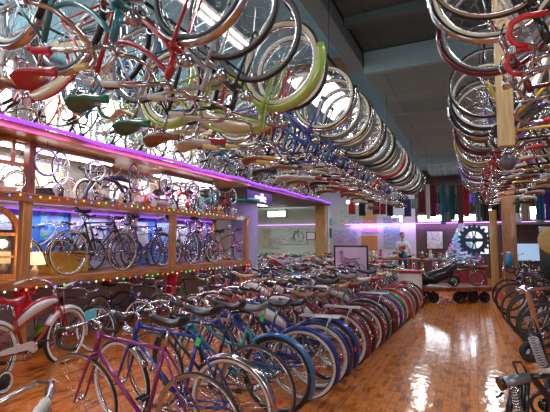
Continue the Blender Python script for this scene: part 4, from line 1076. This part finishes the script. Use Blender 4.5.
for s_ in (-1, 1): skin('boot', [(s_*.115, -.03, .06), (s_*.12, .06, .045), (s_*.125, .15, .035)], [(0,1),(1,2)], [.05,.045,.035], SADDLE['black'], e)
mb = MB(); mb.ball((0, .03, 1.66), .1, 0, 16, (.8, .95, 1.2)); mb.ball((0, .13, 1.645), .018, 0, 8, (.8, 1, 1.4))
for s_ in (-1, 1): mb.ball((s_*.082, .02, 1.655), .022, 0, 8, (.4, .8, 1.3))
for s_ in (-1, 1): mb.ball((s_*.032, .117, 1.675), .011, 1, 8)
mb.box((0, .118, 1.605), (.045, .01, .008), 2)
obj('head', mb, [skinm, mat('eye', (.03,.02,.02), .2), mat('lips', (.35,.08,.07), .5)], e)
mb = MB(); mb.ball((0, .01, 1.7), .1, 0, 14, (.86, .98, 1.0)); obj('hair', mb, mat('brown_hair', (.12,.05,.025), .7), e)
for s_, q in ((1, V[19]), (-1, V[20])):
    for k in range(4): mb = MB(); mb.tube([q, (q[0]+(k-1.5)*.016, q[1]+.06, q[2]-.01), (q[0]+(k-1.5)*.014, q[1]+.085-.006*abs(k-1.5), q[2]-.04)], [.011, .01, .007], 6); obj('finger', mb, skinm, e)
    mb = MB(); mb.tube([q, (q[0]-s_*.035, q[1]+.03, q[2]-.01), (q[0]-s_*.035, q[1]+.06, q[2]-.03)], [.012, .01, .008], 6); obj('thumb', mb, skinm, e)
mb = MB(); mb.box((0, .16, 1.22), (.16, .02, .14), bev=.008); obj('red_badge', mb, paint('red'), e)

# posters and frames at the far wall
def pic(px, py, d, w, h, m, lab, frame=None, name='picture', cat='picture', rz=0, depth=.03):
    p = at(px, py, d)
    if p.y > 17.5: p.y = YB-.035
    elif p.y > 16.2: p.y = 16.385
    e = empty(name, tuple(p), rz); tag(e, lab, cat, None)
    obj('print', box((0, -.012, 0), (w, .012, h)), m, e)
    fm = frame or frame_w; mb = MB(); t = .035
    for s_ in (-1, 1): mb.box((s_*(w/2+t/2), 0, 0), (t, depth, h+2*t)); mb.box((0, 0, s_*(h/2+t/2)), (w, depth, t))
    obj('frame', mb, fm, e); return e
def dy(px, Y): # depth at which the ray through px meets y = Y
    t = (px-275)/F; return Y/(math.cos(R_(25.1))*math.cos(R_(4.63))+t*math.sin(R_(25.1)))
Yb = YB-.06
pic(327, 222, dy(327, Yb), .5, .35, poster_mat('print_teal', (.08,.25,.35), 1), 'dark teal framed print above the light line at left of back wall')
pic(328, 233, dy(328, Yb), .42, .45, mat('indigo_print', (.06,.04,.22), .5), 'indigo framed print below the light line on back wall')
e = pic(327, 246, dy(327, Yb), .5, .5, mat('white_card', (.7,.7,.72), .6), 'white framed card with green leaf on the back wall')
mb = MB(); P = [(0, .22), (.12, .1), (.2, 0), (.16, -.14), (0, -.2), (-.16, -.14), (-.2, 0), (-.12, .1)]; mb.prism(P, -.03, -.02); obj('leaf_motif', mb, mat('leaf_green', (.12,.3,.05), .6), e)
pic(347, 217, dy(347, Yb), 1.25, .7, poster_mat('print_cycle', (.55,.6,.55), 2), 'wide grey print of a bicycle above the light line')
pic(370, 218, dy(370, Yb), .62, .6, poster_mat('print_orange', (.7,.3,.08), 3), 'orange and brown print above the light line')
pic(346, 237, dy(346, Yb), 1.1, .7, poster_mat('print_lilac', (.55,.4,.75), 1), 'lilac drawing with dark lines below the light line')
pic(370, 230, dy(370, Yb), .7, .16, mat('pink_strip_print', (.75,.3,.6), .5), 'narrow pink banner print above the orange board')
pic(370, 243, dy(370, Yb), .72, .68, mat('cork', (.55,.25,.08), .8, var=.5, scale=30), 'square orange cork board on the back wall')
pic(392, 232, dy(392, Yb), .7, 1.3, poster_mat('print_blue', (.25,.35,.6), 2), 'tall blue and white display panel beside the dark wall')
pic(435, 240, dy(435, Yb), .62, .72, poster_mat('print_bw', (.8,.8,.8), 0), 'framed board of white square photographs on dark wall', darkmetal)
pic(525, 252, dy(525, Yb), .95, .65, mat('screen_blue', (.35,.5,.7), .3, emis=(.4,.6,.9), es=.8), 'pale blue lit screen on the back wall right of posts', darkmetal, 'screen', 'screen')
e = pic(351, 262, 8.0, .6, .56, mat('pink_poster', (.75,.5,.7), .5, var=.35, scale=4), 'large black framed pink poster of a cyclist standing among bicycles', paint('black'), 'framed_poster', 'poster')
K = .59; mb = MB()   # cyclist and bicycle drawing on the poster
dkp = mat('poster_ink', (.1,.05,.12), .6); y0, y1 = -.03, -.02
for cx in (-.22, .3):
    mb.lathe([(.15, -.004), (.165, -.004), (.165, .004), (.15, .004)], 20, c=(cx, y0, -.22), rot=RX, closed=True)
for a, b_ in (((-.22,-.22),(0,-.24)), ((0,-.24),(.2,.02)), ((-.08,.0),(.2,.02)), ((-.08,0),(0,-.24)), ((.2,.05),(.3,-.22)), ((-.22,-.22),(-.08,0)), ((.18,.1),(.32,.14))):
    mb.tube([(a[0], y0, a[1]), (b_[0], y0, b_[1])], .012, 5)
mb.v = [(x*K, y, z*K) for x, y, z in mb.v]; obj('bicycle_drawing', mb, dkp, e)
mb = MB(); mb.ball((-.3, y0, .3), .07, 0, 12, (1, .15, 1.1)); mb.tube([(-.3, y0, .22), (-.24, y0, .0), (-.12, y0, -.08)], [.06, .09, .06], 8); mb.tube([(-.26, y0, .15), (-.05, y0, .08), (.16, y0, .1)], .03, 6)
mb.v = [(x*K, y0+(y-y0)*.12, z*K) for x, y, z in mb.v]; obj('cyclist_drawing', mb, mat('poster_rose', (.35,.15,.25), .6), e)
obj('stand', MB().tube([(-.2, .03, -.28), (-.2, .06, -1.07)], .012, 5).tube([(.2, .03, -.28), (.2, .06, -1.07)], .012, 5), darkmetal, e)
# drawings on pale green partition
Yp = 16.4
def dpic(*a, **k): pic(*a, **k)
pic(299, 236, dy(299, Yp), .75, .6, mat('pale_green_sheet', (.55,.66,.56), .7), 'pale green sheet with penny-farthing drawing on the partition')
p = at(299, 236, dy(299, Yp)); mb = MB()
for cx, r in ((0.05, .22), (-.24, .09)): mb.lathe([(r-.012, -.004), (r, -.004), (r, .004), (r-.012, .004)], 20, c=(cx, 0, -.2+r-.05), rot=RX, closed=True)
mb.tube([(.05, 0, -.03), (-.02, 0, .22), (-.14, 0, .2), (-.24, 0, -.16)], .01, 5); mb.tube([(-.02, 0, .22), (.06, 0, .26)], .01, 5)
o = obj('wall_ornament', mb, darkmetal, None, (p.x, 16.34, p.z)); tag(o, 'dark wire penny-farthing ornament on the pale green sheet', 'ornament')
pic(311, 236, dy(311, 15.9), .32, .26, mat('white_notice', (.75,.72,.72), .6), 'small white framed notice on the tan timber post', dw)
for i, (px, w, h, py) in enumerate(((268, .35, .75, 238), (277, .4, .4, 243), (286, .35, .3, 240))):
    pic(px, py, dy(px, Yp), w, h, poster_mat('print_p%d' % i, [(.6,.55,.3), (.5,.6,.5), (.65,.7,.62)][i], i), ['tall tan print at left of the pale green partition', 'square grey print on the pale green partition', 'small pale print in the middle of the green partition'][i])
# white lamp beside tan post
e = empty('globe_lamp', tuple(at(319.5, 222, dy(319.5, 17.8)))); tag(e, 'bright white tall lamp beside the tan timber post', 'lamp')
mb = MB(); mb.ball((0, 0, 0), .13, 0, 14, (1, 1, 2.0)); obj('globe', mb, glow('lamp_white', (1, .98, 1), 6), e); obj('stand', MB().tube([(0, 0, -.24), (0, 0, -2.1)], .02, 6), darkmetal, e)
# hanging garments / flags
FL = [(352, 208, 14, 'red', .3, .42), (362, 209, 14, 'black', .3, .45), (371, 207, 14.2, 'white', .24, .3), (376, 208, 13.8, 'burgundy', .3, .42), (383, 209, 14, 'red', .26, .36), (390, 210, 14.2, 'black', .28, .4),
      (428, 202, 13, 'white', .16, 1.1), (433, 201, 13.2, 'burgundy', .26, 1.0), (443, 204, 13.6, 'teal', .2, 1.3), (452, 203, 13.4, 'dark green', .22, 1.1), (460, 204, 13, 'brown', .22, 1.2), (466, 198, 13.2, 'red', .22, 1.2),
      (478, 205, 13.5, 'grey', .26, .8), (485, 207, 13.2, 'black', .3, .9), (495, 209, 13, 'black', .26, .7), (525, 208, 14, 'cream', .35, .8), (540, 205, 14, 'sky blue', .35, 1.0), (548, 200, 13.4, 'purple', .25, 1.3)]
_r = random.Random(3); _c = ['black', 'burgundy', 'grey', 'navy blue', 'brown', 'dark green', 'purple', 'black', 'white']
for q in range(26): FL.append((402+q*5.6+_r.random()*3, 196+_r.random()*14, 15+2.5*_r.random(), _c[_r.randrange(9)], .3+.25*_r.random(), .3+.5*_r.random()))
for i, (px, py, d, c, w, h) in enumerate(FL):
    p = at(px, py, d); e = empty('hanging_pennant', tuple(p), R_(10)); tag(e, ('%s cloth pennant hanging from the far ceiling wire, %s from the left' if i < 18 else '%s cloth hung in the rear line before back wall, %s from the left') % (c, ordinal(i if i < 18 else i-18)), 'pennant', 'cloth pennants on the far ceiling wire')
    w *= .72; N = 12; P = [(-w/2+w*k/N, .02*math.sin(k*1.2+i)) for k in range(N+1)]; P2 = [(x, y+.008) for x, y in P[::-1]]
    mb = MB(); mb.prism(P+P2, -h/2, h/2, plane='xy'); obj('cloth', mb, mat('cloth_'+c.replace(' ', '_'), [v*.55 for v in PAINT[c]], .85), e)
    obj('cord', MB().tube([(0, 0, h/2), (0, 0, 4.2-p.z)], .004, 4), darkmetal, e)
# warm bulbs among the pennants
for i, (px, py) in enumerate(((348, 202), (357, 203))):
    e = empty('ceiling_bulb', tuple(at(px, py, 13.9))); tag(e, ['left', 'right'][i]+' one of two warm glowing bulbs above the red pennant', 'bulb', 'warm bulbs'); mb = MB(); mb.ball((0, 0, 0), .06, 0, 10); obj('glass', mb, glow('warm_bulb', (1, .8, .55), 8), e)
    obj('cord', MB().tube([(0, 0, .05), (0, 0, 4.2-at(px, py, 13.9).z)], .004, 4), darkmetal, e)
# right side: dark cabinet with round wooden disc, shelf above
p = at(554, 241, 8.4); e = empty('wooden_disc', tuple(p), R_(0)); tag(e, 'round yellow wooden wheel disc on a dark stand at right edge', 'disc')
mb = MB(); mb.lathe([(.001, -.03), (.25, -.03), (.28, -.015), (.28, .015), (.25, .03), (.001, .03)], 32, rot=RX); obj('disc', mb, wood('disc_wood', (.5,.3,.08), (.72,.48,.18)), e)
mb = MB(); mb.box((0, .06, -.65), (.5, .05, 1.9), bev=.01); obj('stand', mb, paint('black'), e)
sh = obj('wall_shelf', box((2.3, YB-.3, 2.12), (2.8, .5, .06), bev=.01), mat('shelf_grey', (.2,.18,.2), .5)); tag(sh, 'grey shelf fixed on the back wall right of the posts', 'shelf')
for i, (x, h, c) in enumerate(((1.6, .75, 'white'), (2.35, .8, 'silver'), (2.95, .55, 'white'))):
    mb = MB(); mb.lathe([(.001, 0), (.14, 0), (.16, h*.3), (.1, h*.55), (.14, h*.75), (.08, h*.9), (.001, h)], 16)
    o = obj('vase', mb, paint(c), None, (x, YB-.3, 2.155)); tag(o, 'tall %s vase shape on the back wall shelf, %s from left' % (c, ordinal(i)), 'vase', 'vases on the back shelf')
# brown timber bulkhead at right
struct(obj('trim_bulkhead', box((2.6, 8.5, 3.1), (.3, 6, .8), bev=.02), wood('bulkhead_wood', (.16,.05,.03), (.34,.13,.07), axis=(12, 1, 12))))

# clutter table at far end: toys and boxes
CT = [(376, 262), (384, 258), (391, 263), (398, 258), (414, 262), (422, 258), (430, 262), (438, 258), (447, 262)]
ct0 = at(410, 268, 14.6)
e = empty('long_table', (ct0.x, ct0.y, 0), R_(0)); tag(e, 'long low display table crowded with toys before the back wall', 'table')
tz = .86
obj('tabletop', box((0, 0, tz-.03), (3.4, .6, .05), bev=.01), dw, e)
for sx in (-1.6, 0, 1.6):
    for sy in (-.25, .25): obj('leg', box((sx, sy, (tz-.05)/2), (.06, .06, tz-.05)), dw, e)
tc_ = ['lime green', 'yellow', 'red', 'white', 'orange', 'sky blue', 'white', 'burgundy', 'silver', 'emerald green', 'cream', 'pink']
for i in range(12):
    x = ct0.x-1.55+i*.28; c = tc_[i]
    e = empty('toy', (x, ct0.y-.05+.1*(i % 2), tz-.004)); tag(e, '%s toy figure on the long table, %s from the left' % (c, ordinal(i)), 'toy', 'toys on the long table')
    h = .1+.07*((i*7) % 3)
    mb = MB(); mb.lathe([(.001, 0), (.07, 0), (.075, h*.3), (.05, h*.8), (.03, h), (.001, h)], 12); obj('body', mb, paint(c), e)
    mb = MB(); mb.ball((0, 0, h+.03), .05, 0, 10); obj('head', mb, paint(tc_[(i+5) % 12]), e)

# near right black machine parts
def rel(o, p): return Vector(p)-o
P0 = at(520, 385, 1.95)
e = empty('springer_frame', (P0.x, P0.y, 0)); tag(e, 'black tubular frame with striped coil spring at bottom right', 'bicycle frame')
o0 = Vector((P0.x, P0.y, 0)); bk = paint('black')
A = lambda px, py, d=1.95: at(px, py, d)-o0
mb = MB(); mb.tube([A(501, 383), A(528, 377)], .026, 12); obj('grey_roller', mb, mat('grey_tube', (.3, .3, .33), .3, .6), e)
mb = MB(); mb.tube([A(499, 384), A(503, 383)], .031, 12); mb.tube([A(503, 392), A(500, 396), A(496, 397)], .006, 6); obj('end_cap', mb, bk, e)
mb = MB(); mb.tube([A(513, 383), A(509, 412), A(505, 450)], .014, 8); mb.tube([A(527, 380), A(526, 412), A(524, 450)], .014, 8); mb.tube([A(520, 378), A(533, 378), A(552, 402), A(570, 425)], .016, 8)
mb.tube([A(528, 376), A(556, 376)], .013, 8); mb.tube([A(520, 381), A(520, 620)], .012, 8); mb.tube([A(552, 400), A(552, 640)], .014, 8); obj('black_tubes', mb, bk, e)
mb = MB(); mb.tube([A(513, 362), A(521, 362)], .006, 6); mb.tube([A(513, 362), A(519, 377)], .005, 6); mb.tube([A(521, 362), A(529, 376)], .005, 6); obj('pedal_loop', mb, bk, e)
a_, b_ = A(514, 388, 1.9), A(523, 430, 1.9); ax = (b_-a_).normalized(); u = ax.orthogonal().normalized(); v = ax.cross(u)
pts = [a_.lerp(b_, k/120)+(u*math.cos(k*.75)+v*math.sin(k*.75))*.017 for k in range(121)]
obj('coil_spring', MB().tube(pts, .0045, 5), chrome, e)
mb = MB(); w_ = Matrix.Identity(3); c_ = A(545, 405, 2.0); mb.lathe([(.05, -.01), (.065, -.014), (.065, .014), (.05, .01)], 20, c=c_, rot=RX, closed=True); mb.lathe([(.001, -.006), (.03, -.006), (.03, .006), (.001, .006)], 16, c=c_, rot=RX); obj('pulley', mb, bk, e)
P1 = at(540, 345, 2.9); o0 = Vector((P1.x, P1.y, 0)); e = empty('chrome_fork', tuple(o0)); tag(e, 'slanting chrome fork leg with black sprung sleeve at right edge', 'fork')
mb = MB(); mb.tube([A(522, 287, 2.9), A(528, 293, 2.9), A(539, 336, 2.9)], .018, 10); mb.tube([A(516, 290, 2.9), A(550, 288, 2.9)], .012, 8); obj('chrome_tube', mb, chrome, e)
mb = MB(); mb.tube([A(535, 333, 2.9), A(545, 366, 2.9)], .034, 10); mb.tube([A(528, 352, 2.9), A(546, 362, 2.9)], .02, 8); mb.tube([A(545, 366, 2.9), A(560, 470, 2.9)], .022, 8); mb.tube([A(556, 360, 2.9), A(560, 455, 2.9)], .02, 8); obj('black_sleeve', mb, bk, e)
a_, b_ = A(533, 338, 2.85), A(543, 366, 2.85); ax = (b_-a_).normalized(); u = ax.orthogonal().normalized(); v = ax.cross(u)
obj('coil_spring', MB().tube([a_.lerp(b_, k/90)+(u*math.cos(k*.8)+v*math.sin(k*.8))*.028 for k in range(91)], .006, 5), paint('silver'), e)
mb = MB(); mb.ball(A(547, 369, 2.9), .04, 0, 12); obj('white_knob', mb, paint('white'), e)
mb = MB(); c_ = A(531, 352, 2.95); mb.lathe([(.03, -.02), (.07, -.02), (.075, 0), (.07, .02), (.03, .02)], 16, c=c_, rot=RX, closed=True); obj('caster_wheel', mb, rubber, e)

# green price tags on saddles
for i, (px, py, d) in enumerate(((198, 342, 3.05), (262, 318, 3.9), (298, 290, 5.6))):
    mb = MB(); mb.box((0, 0, 0), (.035, .01, .06), bev=.002, rot=Matrix.Rotation(.3, 3, 'Y')); o = obj('price_tag', mb, mat('neon_green', (.05, .8, .1), .6), None, tuple(at(px, py, d)))
    tag(o, 'small neon green price tag, %s of three along the floor row' % ordinal(i), 'tag', 'green price tags')
o = obj('price_tag', box((0, 0, 0), (.1, .01, .13), bev=.003), mat('neon_pink', (.85, .08, .2), .6), None, tuple(at(501, 297, 9.3))); tag(o, 'pink tag hanging on a bicycle wheel beside the brown post', 'tag')

# ------------------------------------------------------------------ lights
whiteL = glow('fluorescent', (.95, 1, 1), 9)
def fixture(x, y, z, L, en, lab, axis='y', col=(.93, .98, 1), W=.16):
    e = empty('ceiling_light', (x, y, z), 0 if axis == 'y' else PI/2); tag(e, lab, 'ceiling light', 'fluorescent ceiling lights')
    mb = MB(); mb.prism([(-W, -.02), (-W*.7, .05), (W*.7, .05), (W, -.02)], -L/2, L/2); obj('housing', mb, frame_w, e)
    if z < 4.3 and x < -2: obj('hanger', MB().tube([(0, -L/3, 0), (0, -L/3, .35)], .01, 5).tube([(0, L/3, 0), (0, L/3, .35)], .01, 5), darkmetal, e)
    for s_ in ([-1, 1] if W < .3 else [-4, -2.4, -.8, .8, 2.4, 4]): obj('tube', MB().tube([(s_*.07, -L/2+.03, -.03), (s_*.07, L/2-.03, -.03)], .02 if W < .3 else .05, 8), whiteL, e)
    a = bpy.data.lights.new('ceiling_light', 'AREA'); a.shape = 'RECTANGLE'; a.size = .25; a.size_y = L; a.energy = en; a.color = col
    l = bpy.data.objects.new('ceiling_light_source', a); COL.objects.link(l); l.location = (x, y, z-.06); 
    if axis != 'y': l.rotation_euler = (0, 0, PI/2)
FL_ = ['over the inner left hanging row, nearest the camera', 'over the inner left hanging row, second from camera', 'wide and lowered behind the left hanging wheels', 'over the far end of inner left row',
 'above the middle of right hanging row', 'above the near end of right hanging row', 'above the far end of right hanging row', 'before the white poster wall', 'in front of the dark back wall',
 'high over the far left bicycles, nearer one', 'high over the far left bicycles, farther one', 'behind the camera above the aisle', 'behind the camera above the left shelving', 'added as fill under the far ledge before the green partition',
 'added as fill under the high ledge near the dark velocipede', 'added as fill under the high ledge over the tricycles']  # lights under the ledges are added to brighten the partition and upper shelf
k = 0
for (x, y, z) in ((-3.0, 1.0, 4.42), (-3.0, 4.4, 4.42), (-2.35, 7.4, 4.16), (-3.0, 11, 4.42), (.95, 7.9, 4.12), (.95, 3.2, 4.42), (.9, 11.5, 4.12), (-1.9, 16.4, 4.12), (.5, 17, 4.12), (-7.5, 12.5, 4.42), (-7.5, 15, 4.42), (.3, -1.5, 4.42), (-4.5, -1.5, 4.42), (-7.2, 13.5, 2.84), (-5.75, 4.4, 2.84), (-5.75, 7.6, 2.84)):
    fixture(x, y, z, 2.0 if k != 2 else 2.4, (80 if y > 0 else 30) if z > 3 else (26 if x > -7 else 75), 'white fluorescent light '+FL_[k], W=.36 if k == 2 else .16); k += 1
def area(loc, rot, sx, sy, en, col):
    a = bpy.data.lights.new('daylight', 'AREA'); a.shape = 'RECTANGLE'; a.size = sx; a.size_y = sy; a.energy = en; a.color = col
    l = bpy.data.objects.new('window_daylight', a); COL.objects.link(l); l.location = loc; l.rotation_euler = rot
for yy in (4.9, 7.9):
    a = bpy.data.lights.new('led_glow', 'AREA'); a.shape = 'RECTANGLE'; a.size = .04; a.size_y = 2.7; a.energy = 26; a.color = (.62, .6, 1)
    l = bpy.data.objects.new('led_glow_source', a); COL.objects.link(l); l.location = (-6.08, yy, 1.95); l.rotation_euler = (0, R_(-20), 0)
for yy in (2.0, 6.5, 11.5):
    a = bpy.data.lights.new('led_glow', 'AREA'); a.shape = 'RECTANGLE'; a.size = .04; a.size_y = 4.2; a.energy = 22; a.color = (.5, .12, 1)
    l = bpy.data.objects.new('led_glow_source', a); COL.objects.link(l); l.location = (SX+.1, yy, 2.93); l.rotation_euler = (0, R_(20), 0)
a = bpy.data.lights.new('led_glow', 'AREA'); a.shape = 'RECTANGLE'; a.size = 7; a.size_y = .04; a.energy = 45; a.color = (.55, .3, 1)
l = bpy.data.objects.new('led_glow_source', a); COL.objects.link(l); l.location = (-1.5, YB-.2, 2.15); l.rotation_euler = (R_(60), 0, 0)
for xx in (-3.5, .5, 3.0): area((xx, YF+.15, 2.4), (R_(90), 0, 0), 1.7, 1.5, 55, (.9, .95, 1))
for yy in (3.0, 6.6): area((XL+.12, yy, 3.7), (R_(90), 0, R_(-90)), 3, .95, 45, (.85, .93, 1))

w = bpy.data.worlds.new('world'); bpy.context.scene.world = w; w.use_nodes = True
w.node_tree.nodes['Background'].inputs[0].default_value = (.55, .55, .65, 1); w.node_tree.nodes['Background'].inputs[1].default_value = .35
sc = bpy.context.scene
sc.view_settings.view_transform = 'Standard'; sc.view_settings.look = 'None'; sc.view_settings.gamma = 1; sc.view_settings.exposure = -0.45
sc.cycles.use_denoising = True; sc.cycles.max_bounces = 6
